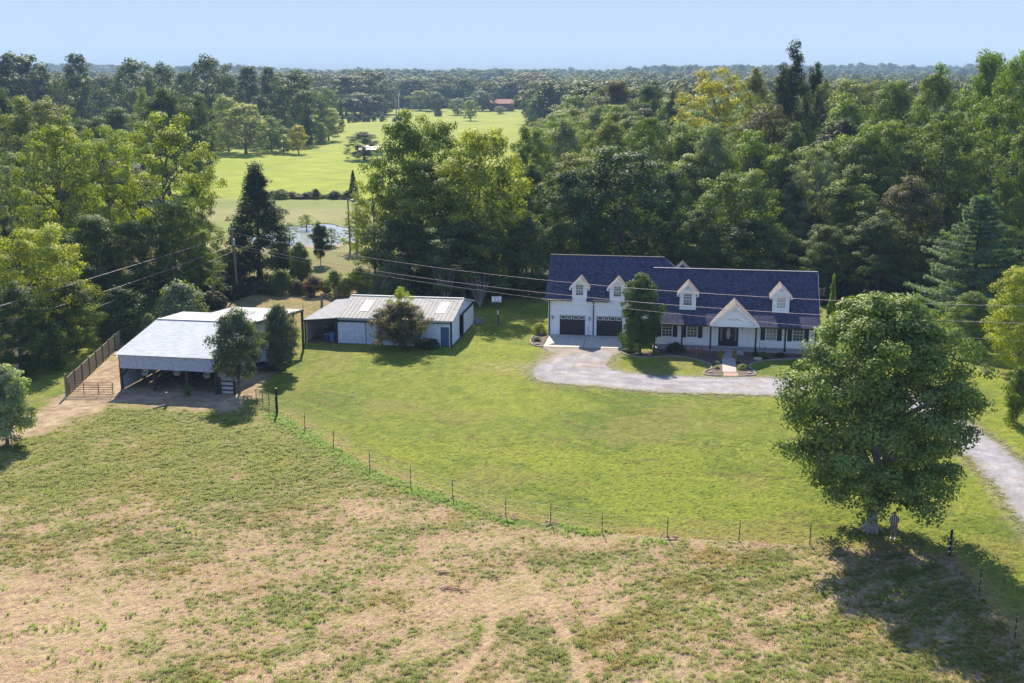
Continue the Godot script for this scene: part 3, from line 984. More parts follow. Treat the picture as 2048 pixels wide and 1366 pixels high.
func make_house() -> void:
	var h := thing("house", "white sided house with navy shingle roofs, dormers, garage wing and front porch", "house", Vector3(3.9, 0, -120.2), deg_to_rad(-9.0))
	var white := mat("siding", Color(0.9, 0.91, 0.92), 0.55, 0.0, "faint", Vector3(0.3, 0.3, 0.3))
	white.vertex_color_use_as_albedo = true
	var trim := mat("white_trim", Color(0.86, 0.86, 0.86), 0.5)
	var black := mat("black_metal", Color(0.012, 0.013, 0.018), 0.4)
	var shing := mat("shingles", Color(0.092, 0.095, 0.145), 0.95, 0.0, "tabs", Vector3(0.22, 0.22, 0.22), 0.1)
	shing.vertex_color_use_as_albedo = true
	var shing2 := mat("shingles_warm", Color(0.27, 0.245, 0.235), 0.95, 0.0, "tabs", Vector3(0.3, 0.3, 0.3), 0.1)
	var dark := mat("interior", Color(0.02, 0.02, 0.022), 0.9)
	var U := Vector3.RIGHT
	var V := Vector3.UP
	# garage wing: front wall in one plane with its two wall dormers
	var b := B.new()
	var doors := [Rect2(1.2, -0.1, 2.73, 2.25), Rect2(5.14, -0.1, 2.73, 2.25)]
	courses(b, Vector3(0, 0.05, 0), U, V, 3.85, 0.115, 0.014, even(0.0, 11.3), doors)
	obj("garage_wall", b, white, h)
	b = B.new()
	courses(b, Vector3(0, 0.05, -9.0), Vector3(0, 0, 1), V, 7.7, 0.115, 0.014, func(y): return [maxf(0.0, (y - 3.85) * 1.17), minf(9.0, 9.0 - (y - 3.85) * 1.17)])
	obj("gable_wall", b, white, h)
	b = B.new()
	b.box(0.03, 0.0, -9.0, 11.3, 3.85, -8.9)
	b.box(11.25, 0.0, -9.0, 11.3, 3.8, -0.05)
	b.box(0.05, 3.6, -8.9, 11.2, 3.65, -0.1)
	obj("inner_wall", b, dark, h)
	var sl := Vector3(0, 4.02, -4.9).normalized()
	b = B.new()
	courses(b, Vector3(-0.35, 3.9, 0.4), U, sl, 6.34, 0.145, 0.012, func(y): return [0.0, 12.35 + 0.0 * y], [Rect2(2.88, -0.1, 1.53, 0.75), Rect2(6.85, -0.1, 1.58, 0.75)])
	b.q(Vector3(12.0, 7.92, -4.5), Vector3(-0.35, 7.92, -4.5), Vector3(-0.35, 3.9, -9.4), Vector3(16.0, 3.9, -9.4))
	b.tri(Vector3(12.0, 7.92, -4.5), Vector3(12.0, 3.9, 0.4), Vector3(16.0, 3.9, -4.5))
	b.tri(Vector3(12.0, 7.92, -4.5), Vector3(16.0, 3.9, -4.5), Vector3(16.0, 3.9, -9.4))
	obj("garage_roof", b, shing, h)
	b = B.new()
	b.bar(Vector3(-0.35, 7.95, -4.5), Vector3(12.0, 7.95, -4.5), 0.26, 0.05)
	obj("ridge_cap", b, shing2, h)
	gable_roof(h, "rear_roof", shing, 12.4, 15.4, 13.9, 5.3, 6.8, -7.0, -10.0, -10.0)
	b = B.new()
	b.q(Vector3(12.6, 5.5, -7.45), Vector3(15.2, 5.5, -7.45), Vector3(13.9, 6.6, -7.45), Vector3(13.9, 6.6, -7.45))
	b.box(12.6, 3.0, -10.0, 15.2, 5.5, -7.46)
	obj("rear_wing", b, shing, h)
	for s in [[-0.35, 2.53], [4.06, 6.5], [8.08, 11.3]]:
		b = B.new()
		b.box(s[0], 3.7, 0.03, s[1], 3.86, 0.36)
		obj("fascia", b, trim, h)
	b = B.new()
	for s in [[-0.6, 2.54], [4.03, 6.5], [8.09, 10.0]]:
		b = B.new()
		b.box(s[0], 3.78, 0.37, s[1], 3.92, 0.5)
		obj("gutter", b, black, h)
	for s in [[0.06, 3.8, 0.1], [4.75, 3.8, 0.1]]:
		b = B.new()
		b.box(s[0], 0.1, 0.03, s[0] + 0.1, s[1], 0.12)
		b.box(s[0], 3.66, 0.1, s[0] + 0.1, 3.8, 0.42)
		obj("downspout", b, black, h)
	b = B.new()
	b.box(-0.03, 0.05, -0.09, 0.06, 3.85, 0.025)
	obj("corner_board", b, trim, h)
	# dormers of the garage and of the main roof
	for d in [[2.53, 4.06, 3.9, 5.4, 0.02, 0.9, 0.3, -2.3, 2.91, 0.76, 4.38, 1.11], [6.5, 8.08, 3.9, 5.4, 0.02, 0.9, 0.3, -2.3, 6.91, 0.75, 4.36, 1.11], [13.87, 15.44, 4.0, 5.83, 4.12, 0.88, 0.3, 0.6, 14.24, 0.79, 4.42, 1.24], [23.04, 24.62, 4.0, 5.83, 4.12, 0.88, 0.3, 0.6, 23.46, 0.8, 4.41, 1.2]]:
		var x0: float = d[0]
		var x1: float = d[1]
		var xm := (x0 + x1) * 0.5
		var ye: float = d[3]
		var yr: float = ye + (xm - x0) * 0.9
		var z: float = d[4]
		var dm := part("dormer", h)
		b = B.new()
		var sl_d := (xm - x0) / (yr - ye)
		courses(b, Vector3(0, d[2], z), U, V, yr - d[2], 0.115, 0.012, func(y): return [x0 + maxf(0.0, y + d[2] - ye) * sl_d, x1 - maxf(0.0, y + d[2] - ye) * sl_d], [Rect2(d[8], d[10] - d[2], d[9], d[11])])
		b.q(Vector3(x0, d[2] - 0.2, z - 3.4), Vector3(x0, d[2] - 0.2, z), Vector3(x0, ye, z), Vector3(x0, ye, z - 3.4))
		b.q(Vector3(x1, d[2] - 0.2, z), Vector3(x1, d[2] - 0.2, z - 3.4), Vector3(x1, ye, z - 3.4), Vector3(x1, ye, z))
		obj("dormer_wall", b, white, dm)
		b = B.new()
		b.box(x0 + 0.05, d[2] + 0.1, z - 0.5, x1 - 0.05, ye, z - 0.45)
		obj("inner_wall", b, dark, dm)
		gable_roof(dm, "dormer_roof", shing2, x0 - 0.32, x1 + 0.32, xm, ye - 0.27, yr + 0.12, z + 0.28, z - 1.75, z - 3.5 if z > 2.0 else z - 3.0)
		b = B.new()
		rakes(b, x0 - 0.32, x1 + 0.32, xm, ye - 0.28, yr + 0.1, z + 0.284, 0.17, 0.26)
		b.box(x0 - 0.32, ye - 0.45, z + 0.01, x0 + 0.02, ye - 0.4, z + 0.27)
		b.box(x1 - 0.02, ye - 0.45, z + 0.01, x1 + 0.32, ye - 0.4, z + 0.27)
		b.box(x0 - 0.03, d[2], z - 0.03, x0 + 0.06, ye, z + 0.025)
		b.box(x1 - 0.06, d[2], z - 0.03, x1 + 0.03, ye, z + 0.025)
		obj("trim", b, trim, dm)
		if z > 2.0:
			b = B.new()
			b.q(Vector3(xm - 0.2, yr - 0.36, z + 0.03), Vector3(xm + 0.2, yr - 0.36, z + 0.03), Vector3(xm, yr - 0.14, z + 0.03), Vector3(xm, yr - 0.14, z + 0.03))
			obj("vent", b, mat("vent_grey", Color(0.6, 0.62, 0.66), 0.6), dm)
		window_at(h, d[8], d[10], z, d[9], d[11], 3, 4, Color(0.6, 0.58, 0.5) if z > 20.0 or x0 > 20.0 else Color(0.2, 0.2, 0.17), trim, 1.0 if x0 > 20.0 else 0.75)
	# garage doors
	for x in [1.2, 5.14]:
		var gd := part("garage_door", h, Vector3(x, 0.06, -0.12))
		for r in 4:
			b = B.new()
			b.box(0.0, r * 0.53, -0.05, 2.73, r * 0.53 + 0.515, 0.0)
			if r < 3:
				for k in 4:
					b.box(0.1 + k * 0.66, r * 0.53 + 0.08, 0.0, 0.1 + k * 0.66 + 0.54, r * 0.53 + 0.44, 0.014)
			obj("door_panel", b, mat("garage_door", Color(0.018, 0.014, 0.017), 0.5), gd)
		for k in 4:
			var ox := 0.1 + k * 0.665
			b = B.new()
			b.box(ox, 1.66, 0.002, ox + 0.54, 1.71, 0.03)
			b.box(ox, 1.99, 0.002, ox + 0.54, 2.04, 0.03)
			b.box(ox, 1.71, 0.002, ox + 0.05, 1.99, 0.03)
			b.box(ox + 0.49, 1.71, 0.002, ox + 0.54, 1.99, 0.03)
			obj("window_frame", b, trim, gd)
			b = B.new()
			b.box(ox + 0.05, 1.71, 0.002, ox + 0.49, 1.99, 0.014)
			obj("window_pane", b, mat("dark_pane_%d" % (k % 2), [Color(0.045, 0.05, 0.07), Color(0.16, 0.11, 0.11)][k % 2], 0.08), gd)
		b = B.new()
		b.box(x - 0.1, 0.05, -0.12, x, 2.25, 0.03)
		b.box(x + 2.73, 0.05, -0.12, x + 2.83, 2.25, 0.03)
		b.box(x, 2.17, -0.12, x + 2.73, 2.25, 0.03)
		obj("door_trim", b, trim, h)
	for l in [[0.46, 1.7, 0.02], [4.4, 1.7, 0.02], [17.49, 2.2, 4.13], [20.15, 2.2, 4.13]]:
		var lp := part("wall_lamp", h, Vector3(l[0], l[1], l[2]))
		b = B.new()
		b.box(-0.05, 0.05, 0.0, 0.05, 0.35, 0.02)
		b.box(-0.08, 0.3, 0.02, 0.08, 0.34, 0.18)
		b.box(-0.07, 0.0, 0.03, 0.07, 0.03, 0.17)
		for s in [-0.07, 0.055]:
			b.box(s, 0.03, 0.03, s + 0.015, 0.3, 0.045)
			b.box(s, 0.03, 0.155, s + 0.015, 0.3, 0.17)
		obj("lamp_frame", b, black, lp)
		b = B.new()
		b.box(-0.045, 0.03, 0.055, 0.045, 0.29, 0.145)
		obj("lamp_glass", b, mat("lamp_glass", Color(0.45, 0.5, 0.55), 0.1), lp)
	b = B.new()
	b.tube([Vector3(4.27, 1.2, 0.03), Vector3(4.27, 0.35, 0.04), Vector3(4.2, 0.1, 0.1)], [0.02], 6)
	obj("conduit", b, mat("grey_metal", Color(0.4, 0.42, 0.45), 0.5), h)
	# main house
	b = B.new()
	var holes := [Rect2(12.2, 1.2 - 0.35, 0.95, 1.22), Rect2(14.72, 1.2 - 0.35, 0.95, 1.22), Rect2(17.82, 0.0, 2.0, 2.1), Rect2(22.56, 1.17 - 0.35, 0.96, 1.23), Rect2(25.2, 1.17 - 0.35, 0.96, 1.23)]
	courses(b, Vector3(0, 0.35, 4.1), U, V, 2.7, 0.115, 0.014, even(11.3, 27.5), holes)
	obj("front_wall", b, white, h)
	b = B.new()
	courses(b, Vector3(27.5, 0.2, 4.1), Vector3(0, 0, -1), V, 7.2, 0.115, 0.014, func(y): return [maxf(0.0, (y - 3.6) * 1.17), minf(8.2, 8.2 - (y - 3.6) * 1.17)])
	courses(b, Vector3(11.3, 0.2, -4.1), Vector3(0, 0, 1), V, 7.2, 0.115, 0.014, func(y): return [maxf(0.0, (y - 3.6) * 1.17), minf(8.2, 8.2 - (y - 3.6) * 1.17)])
	b.box(11.35, 0.0, -4.12, 27.45, 3.8, -4.05)
	obj("gable_wall", b, white, h)
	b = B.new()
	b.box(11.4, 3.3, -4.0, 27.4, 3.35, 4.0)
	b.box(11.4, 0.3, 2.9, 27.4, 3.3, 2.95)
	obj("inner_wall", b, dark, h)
	b = B.new()
	courses(b, Vector3(11.0, 3.98, 4.12), U, Vector3(0, 3.52, -4.12).normalized(), 5.42, 0.145, 0.012, even(0.0, 16.65))
	b.q(Vector3(27.65, 7.5, 0), Vector3(11.0, 7.5, 0), Vector3(11.0, 3.75, -4.4), Vector3(27.65, 3.75, -4.4))
	obj("main_roof", b, shing, h)
	b = B.new()
	courses(b, Vector3(11.0, 2.98, 6.2), U, Vector3(0, 1.0, -2.08).normalized(), 2.31, 0.145, 0.012, even(0.0, 16.65))
	b.q(Vector3(27.65, 2.9, 6.2), Vector3(11.0, 2.9, 6.2), Vector3(11.0, 2.98, 6.2), Vector3(27.65, 2.98, 6.2))
	obj("porch_roof", b, shing, h)
	b = B.new()
	b.bar(Vector3(11.0, 7.53, 0), Vector3(27.65, 7.53, 0), 0.26, 0.05)
	obj("ridge_cap", b, mat("ridge_cap", Color(0.22, 0.23, 0.28), 0.9), h)
	b = B.new()
	b.bar(Vector3(27.67, 7.38, 0.0), Vector3(27.67, 3.85, 4.13), 0.04, 0.14)
	obj("rake_board", b, trim, h)
	b = B.new()
	b.q(Vector3(11.0, 2.88, 4.12), Vector3(27.65, 2.88, 4.12), Vector3(27.65, 2.88, 6.2), Vector3(11.0, 2.88, 6.2))
	obj("porch_ceiling", b, trim, h)
	b = B.new()
	for s in [[11.0, 17.0], [21.6, 27.7]]:
		b = B.new()
		b.box(s[0], 2.82, 6.2, s[1], 2.96, 6.33)
		obj("gutter", b, black, h)
	b = B.new()
	b.box(11.3, 2.68, 5.62, 27.5, 2.86, 5.8)
	obj("porch_beam", b, black, h)
	# portico gable
	var pg := part("portico", h)
	b = B.new()
	courses(b, Vector3(0, 3.08, 6.52), U, V, 1.82, 0.115, 0.012, func(y): return [17.2 + y * 1.15, 21.4 - y * 1.15])
	obj("gable_wall", b, white, pg)
	gable_roof(pg, "portico_roof", shing2, 16.9, 21.7, 19.3, 3.1, 5.16, 6.75, 4.9, 2.45)
	b = B.new()
	rakes(b, 16.9, 21.7, 19.3, 3.08, 5.13, 6.754, 0.2, 0.22)
	b.box(17.0, 2.88, 5.7, 21.6, 3.08, 6.5)
	obj("trim", b, trim, pg)
	b = B.new()
	b.q(Vector3(19.02, 4.42, 6.545), Vector3(19.58, 4.42, 6.545), Vector3(19.3, 4.68, 6.545), Vector3(19.3, 4.68, 6.545))
	obj("vent", b, mat("vent_grey", Color(0.6, 0.62, 0.66), 0.6), pg)
	# scrollwork ornament on the gable
	b = B.new()
	for s in [-1.0, 1.0]:
		for cfg in [[0.12, 0.0, 0.10], [0.30, 0.05, 0.09], [0.47, 0.0, 0.08], [0.6, -0.05, 0.05]]:
			var pts := []
			for i in 13:
				var a := i / 12.0 * 4.2 + 1.2
				var rr: float = cfg[2] * (1.0 - i / 16.0)
				pts.append(Vector3(19.25 + s * (cfg[0] + cos(a) * rr), 3.63 + cfg[1] + sin(a) * rr, 6.56))
			b.tube(pts, [0.016, 0.02, 0.012], 5)
	b.tube([Vector3(18.6, 3.58, 6.56), Vector3(18.95, 3.7, 6.56), Vector3(19.25, 3.6, 6.56), Vector3(19.55, 3.7, 6.56), Vector3(19.9, 3.58, 6.56)], [0.014], 5)
	obj("scroll_ornament", b, mat("ornament", Color(0.16, 0.18, 0.24), 0.5), pg)
	# windows with shutters, front door
	for wv in [[12.2, 1.2, 0.95, 1.22, 0.0], [14.72, 1.2, 0.95, 1.22, 0.0], [22.56, 1.17, 0.96, 1.23, 1.0], [25.2, 1.17, 0.96, 1.23, 0.0]]:
		window_at(h, wv[0], wv[1], 4.1, wv[2], wv[3], 3, 4, Color(0.26, 0.3, 0.35, wv[4]), trim)
		for sx in [wv[0] - 0.57, wv[0] + wv[2] + 0.1]:
			b = B.new()
			b.box(sx, wv[1] - 0.07, 4.11, sx + 0.46, wv[1] + wv[3] + 0.07, 4.15)
			for k in 2:
				b.box(sx + 0.05, wv[1] + 0.02 + k * 0.62, 4.15, sx + 0.41, wv[1] + 0.56 + k * 0.62, 4.165)
			obj("shutter", b, mat("shutter", Color(0.012, 0.014, 0.03), 0.5), h)
	var fd := part("front_door", h, Vector3(17.82, 0.4, 4.06))
	b = B.new()
	b.box(0, 0, -0.04, 2.0, 2.06, 0.0)
	b.box(0.0, 0.0, 0.0, 0.07, 2.06, 0.05)
	b.box(1.93, 0.0, 0.0, 2.0, 2.06, 0.05)
	b.box(0.5, 0.0, 0.0, 0.57, 2.06, 0.05)
	b.box(1.43, 0.0, 0.0, 1.5, 2.06, 0.05)
	b.box(0.0, 2.0, 0.0, 2.0, 2.06, 0.05)
	b.box(0.07, 0.0, 0.0, 0.5, 0.35, 0.03)
	b.box(1.5, 0.0, 0.0, 1.93, 0.35, 0.03)
	b.box(0.57, 0.02, 0.0, 1.43, 1.98, 0.02)
	obj("door_leaf", b, mat("front_door", Color(0.008, 0.008, 0.012), 0.4), fd)
	b = B.new()
	var oval := PackedVector2Array()
	for i in 20:
		oval.append(Vector2(cos(TAU * i / 20.0) * 0.2, sin(TAU * i / 20.0) * 0.58))
	for i in 20:
		var p0 := oval[i]
		var p1 := oval[(i + 1) % 20]
		b.tri(Vector3(1.0, 1.25, 0.03), Vector3(1.0 + p0.x, 1.25 + p0.y, 0.03), Vector3(1.0 + p1.x, 1.25 + p1.y, 0.03))
	obj("oval_pane", b, mat("etched", Color(0.42, 0.4, 0.38), 0.25), fd)
	for sx in [0.13, 1.56]:
		b = B.new()
		b.box(sx + 0.05, 0.5, 0.0, sx + 0.26, 1.92, 0.012)
		obj("side_pane", b, mat("side_pane", Color(0.14, 0.16, 0.2), 0.15), fd)
	b = B.new()
	b.box(1.36, 0.95, 0.02, 1.4, 1.2, 0.06)
	obj("handle", b, mat("brass", Color(0.5, 0.45, 0.35), 0.3, 0.8), fd)
	# porch floor, posts, steps
	b = B.new()
	b.box(11.3, -0.1, 4.1, 27.5, 0.35, 5.85)
	obj("porch_floor", b, mat("porch_concrete", Color(0.36, 0.35, 0.34), 0.85, 0.0, "stain", Vector3.ONE * 0.4), h)
	b = B.new()
	b.box(11.3, 0.0, 5.85, 18.5, 0.27, 5.9)
	b.box(20.3, 0.0, 5.85, 27.5, 0.27, 5.9)
	obj("brick_skirt", b, mat("skirt", Color(0.2, 0.11, 0.09), 0.9, 0.0, "tabs", Vector3.ONE), h)
	for k in 2:
		b = B.new()
		b.box(18.5, -0.05, 5.86 + k * 0.32, 20.3, 0.24 - k * 0.11, 6.2 + k * 0.32)
		obj("step", b, mat("porch_concrete", gm(0.3)), h)
	b = B.new()
	b.box(17.6, 0.35, 4.12, 20.0, 0.42, 4.75)
	obj("door_sill", b, mat("sill_grey", Color(0.42, 0.42, 0.43), 0.8), h)
	for x in [11.46, 14.2, 17.02, 21.46, 24.3, 27.2]:
		b = B.new()
		b.box(x - 0.085, 0.35, 5.62, x + 0.085, 2.7, 5.79)
		b.box(x - 0.12, 0.35, 5.58, x + 0.12, 0.5, 5.83)
		b.box(x - 0.12, 2.55, 5.58, x + 0.12, 2.69, 5.83)
		obj("porch_post", b, black, h)
	b = B.new()
	b.tube([Vector3(21.9, 0.35, 5.3), Vector3(21.9, 1.2, 5.3), Vector3(22.2, 1.05, 5.3), Vector3(22.45, 0.7, 5.3)], [0.02], 5)
	b.tube([Vector3(22.5, 0.7, 5.3), Vector3(22.5, 0.35, 5.3)], [0.02], 5)
	obj("handrail", b, black, h)


func make_barn() -> void:
	var h := thing("barn", "pale blue metal barn with ribbed light roof, skylights, navy trim and side lean-to", "barn", Vector3(-18.0, 0, -116.1), deg_to_rad(-9.0))
	var wall := mat("barn_metal", Color(0.70, 0.79, 0.92), 0.5, 0.0, "stain", Vector3.ONE * 0.25)
	var roof := mat("barn_roof", Color(0.46, 0.44, 0.405), 0.92, 0.0, "stain", Vector3(0.15, 0.15, 0.4), 0.12)
	var lean := mat("lean_roof", Color(0.33, 0.335, 0.35), 0.92, 0.0, "stain", Vector3(0.15, 0.15, 0.4), 0.12)
	var navy := mat("navy_trim", Color(0.012, 0.018, 0.05), 0.5)
	var trim := mats["white_trim"] as Material
	var dark := mat("interior", Color(0.02, 0.02, 0.022), 0.9)
	var U := Vector3.RIGHT
	var b := B.new()
	# front wall round window and door
	for s in [[3.0, 0.0, 5.3, 2.74], [8.3, 0.0, 0.53, 0.91], [8.3, 1.68, 0.53, 1.06], [8.83, 0.0, 1.98, 2.74], [10.81, 2.12, 0.98, 0.62], [11.79, 0.0, 0.21, 2.74], [0.0, 2.3, 3.0, 0.44]]:
		ribbed(b, Vector3(s[0], s[1], 0), U, Vector3.UP, s[2], s[3])
	obj("front_wall", b, wall, h)
	b = B.new()
	ribbed(b, Vector3(0.0, 0.05, 0.06), U, Vector3.UP, 2.95, 2.3)
	obj("sliding_door", b, wall, h)
	b = B.new()
	# right wall: gable with a doorway
	for s in [[0.0, 0.0, 1.73, 2.5], [1.73, 0.0, 0.5, 0.83], [1.73, 1.78, 0.5, 0.72], [2.23, 0.0, 1.72, 2.5], [6.0, 0.0, 5.3, 2.35]]:
		ribbed(b, Vector3(12.0, s[1], -s[0]), Vector3(0, 0, -1), Vector3.UP, s[2], s[3])
	b.q(Vector3(12.0, 2.5, 0.0), Vector3(12.0, 2.5, -5.6), Vector3(12.0, 3.86, -5.6), Vector3(12.0, 2.7, 0.0))
	b.q(Vector3(12.0, 2.35, -5.6), Vector3(12.0, 2.35, -11.3), Vector3(12.0, 2.55, -11.3), Vector3(12.0, 3.86, -5.6))
	obj("side_wall", b, wall, h)
	b = B.new()
	b.box(12.03, 0.08, -11.35, 12.08, 2.42, -5.95)
	obj("sliding_door", b, mat("door_white", Color(0.74, 0.78, 0.84), 0.5, 0.0, "stain", Vector3.ONE * 0.3), h)
	b = B.new()
	b.q(Vector3(12, 0, -11.3), Vector3(0, 0, -11.3), Vector3(0, 2.5, -11.3), Vector3(12, 2.5, -11.3))
	b.q(Vector3(0, 0, -11.3), Vector3(0, 0, 0), Vector3(0, 2.65, 0), Vector3(0, 2.55, -11.3))
	b.tri(Vector3(0, 2.55, -11.3), Vector3(0, 2.65, 0), Vector3(0, 3.85, -5.6))
	obj("rear_wall", b, wall, h)
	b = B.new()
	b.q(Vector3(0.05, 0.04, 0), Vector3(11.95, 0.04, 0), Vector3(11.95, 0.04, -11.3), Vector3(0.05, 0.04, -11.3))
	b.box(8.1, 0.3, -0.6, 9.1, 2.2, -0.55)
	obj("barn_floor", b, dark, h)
	b = B.new()
	var s1 := Vector3(0, 1.2, -5.95).normalized()
	ribbed(b, Vector3(-0.12, 2.8, 0.3), U, s1, 12.3, 6.07, 0.44, 0.09, 0.04)
	ribbed(b, Vector3(12.18, 2.6, -11.7), -U, Vector3(0, 1.4, 6.05).normalized(), 12.3, 6.2, 0.3, 0.05, 0.03)
	obj("metal_roof", b, roof, h)
	b = B.new()
	b.bar(Vector3(-0.12, 4.03, -5.63), Vector3(12.18, 4.03, -5.63), 0.4, 0.04)
	b.bar(Vector3(12.19, 2.75, 0.3), Vector3(12.19, 3.97, -5.6), 0.06, 0.14)
	b.bar(Vector3(12.19, 2.56, -11.7), Vector3(12.19, 3.97, -5.6), 0.06, 0.14)
	b.bar(Vector3(-0.13, 2.75, 0.3), Vector3(-0.13, 3.97, -5.6), 0.06, 0.14)
	b.bar(Vector3(-0.12, 2.75, 0.3), Vector3(12.18, 2.75, 0.3), 0.05, 0.1)
	obj("roof_trim", b, mat("roof_trim", Color(0.5, 0.5, 0.5), 0.9, 0.0, "", Vector3.ONE, 0.15), h)
	for x in [1.9, 10.0]:
		b = B.new()
		var n := U.cross(s1)
		var o := Vector3(x, 2.8, 0.3) + s1 * 1.85 + n * 0.045
		b.q(o, o + U * 0.93, o + U * 0.93 + s1 * 2.85, o + s1 * 2.85)
		b.q(o - n * 0.03, o + U * 0.93 - n * 0.03, o + U * 0.93, o)
		obj("skylight", b, mat("skylight", Color(0.85, 0.85, 0.84), 0.8, 0.0, "", Vector3.ONE, 0.2), h)
	b = B.new()
	b.box(-0.05, 2.3, 0.05, 3.7, 2.47, 0.16)
	b.box(3.7, 2.42, 0.03, 12.0, 2.5, 0.06)
	obj("door_track", b, navy, h)
	b = B.new()
	b.box(12.04, 2.38, -11.45, 12.2, 2.56, -3.9)
	obj("door_track", b, navy, h)
	b = B.new()
	b.box(11.86, 0.0, -0.02, 12.05, 2.7, 0.07)
	obj("corner_trim", b, navy, h)
	b = B.new()
	b.box(12.0, 0.0, -11.3, 12.12, 0.14, -0.1)
	obj("base_board", b, mat("rot_board", Color(0.06, 0.045, 0.04), 0.9), h)
	var bd := part("blue_door", h, Vector3(10.84, 0.05, 0.0))
	b = B.new()
	b.box(0, 0, -0.05, 0.92, 2.05, 0.03)
	obj("door_leaf", b, mat("blue_door", Color(0.045, 0.11, 0.22), 0.5, 0.0, "stain", Vector3.ONE), bd)
	b = B.new()
	b.box(0.8, 0.95, 0.03, 0.86, 1.02, 0.08)
	obj("handle", b, mats["brass"], bd)
	b = B.new()
	b.box(10.77, 0.0, 0.02, 10.84, 2.17, 0.05)
	b.box(11.76, 0.0, 0.02, 11.83, 2.17, 0.05)
	b.box(10.84, 2.1, 0.02, 11.76, 2.17, 0.05)
	obj("door_trim", b, trim, h)
	window_at(h, 8.3, 0.91, 0.02, 0.53, 0.77, 2, 2, Color(0, 0, 0, 0), trim)
	var sw := window_at(h, 12.02, 0.86, -1.75, 0.46, 0.92, 1, 2, Color(0, 0, 0, 0), trim)
	sw.rotation.y = PI / 2
	b = B.new()
	b.box(12.0, 0.5, -2.98, 12.1, 1.4, -2.78)
	obj("meter_box", b, mat("meter", Color(0.62, 0.66, 0.7), 0.5), h)
	# lean-to on the left
	var lt := part("lean_to", h)
	b = B.new()
	b.hexa([Vector3(-3.65, 2.36, 0.3), Vector3(-0.13, 2.66, 0.3), Vector3(-0.13, 2.6, -11.2), Vector3(-3.65, 2.28, -11.2), Vector3(-3.65, 2.42, 0.3), Vector3(-0.13, 2.74, 0.3), Vector3(-0.13, 2.68, -11.2), Vector3(-3.65, 2.34, -11.2)])
	obj("roof_sheet", b, lean, lt)
	for s in [[-3.6, 2.2, 0.08, -0.05, 2.37, 0.2], [-3.58, 0.0, 0.0, -3.42, 2.3, 0.16], [-0.28, 0.0, 0.0, -0.12, 2.3, 0.16], [-3.58, 0.0, -4.0, -3.42, 2.25, -3.84], [-3.58, 0.0, -7.6, -3.42, 2.25, -7.44], [-3.58, 0.0, -11.1, -3.42, 2.25, -10.94]]:
		b = B.new()
		b.box(s[0], s[1], s[2], s[3], s[4], s[5])
		obj("beam" if s[1] > 1.0 else "post", b, mat("dark_timber", Color(0.035, 0.03, 0.03), 0.85), lt)
	b = B.new()
	ribbed(b, Vector3(-3.4, -0.05, -11.1), Vector3(0, 0, 1), Vector3.UP, 11.1, 2.42)
	b.q(Vector3(-3.4, 0.0, -11.0), Vector3(-0.1, 0.0, -11.0), Vector3(-0.1, 2.62, -11.0), Vector3(-3.4, 2.33, -11.0))
	var fl := B.new()
	fl.q(Vector3(-3.4, 0.03, 0.1), Vector3(0.0, 0.03, 0.1), Vector3(0.0, 0.03, -11.0), Vector3(-3.4, 0.03, -11.0))
	obj("dirt_floor", fl, mat("lean_floor", Color(0.2, 0.14, 0.1), 0.95, 0.0, "fine", Vector3.ONE), lt)
	obj("lean_wall", b, mat("lean_wall", Color(0.35, 0.37, 0.42), 0.6, 0.0, "stain", Vector3.ONE * 0.4), lt)


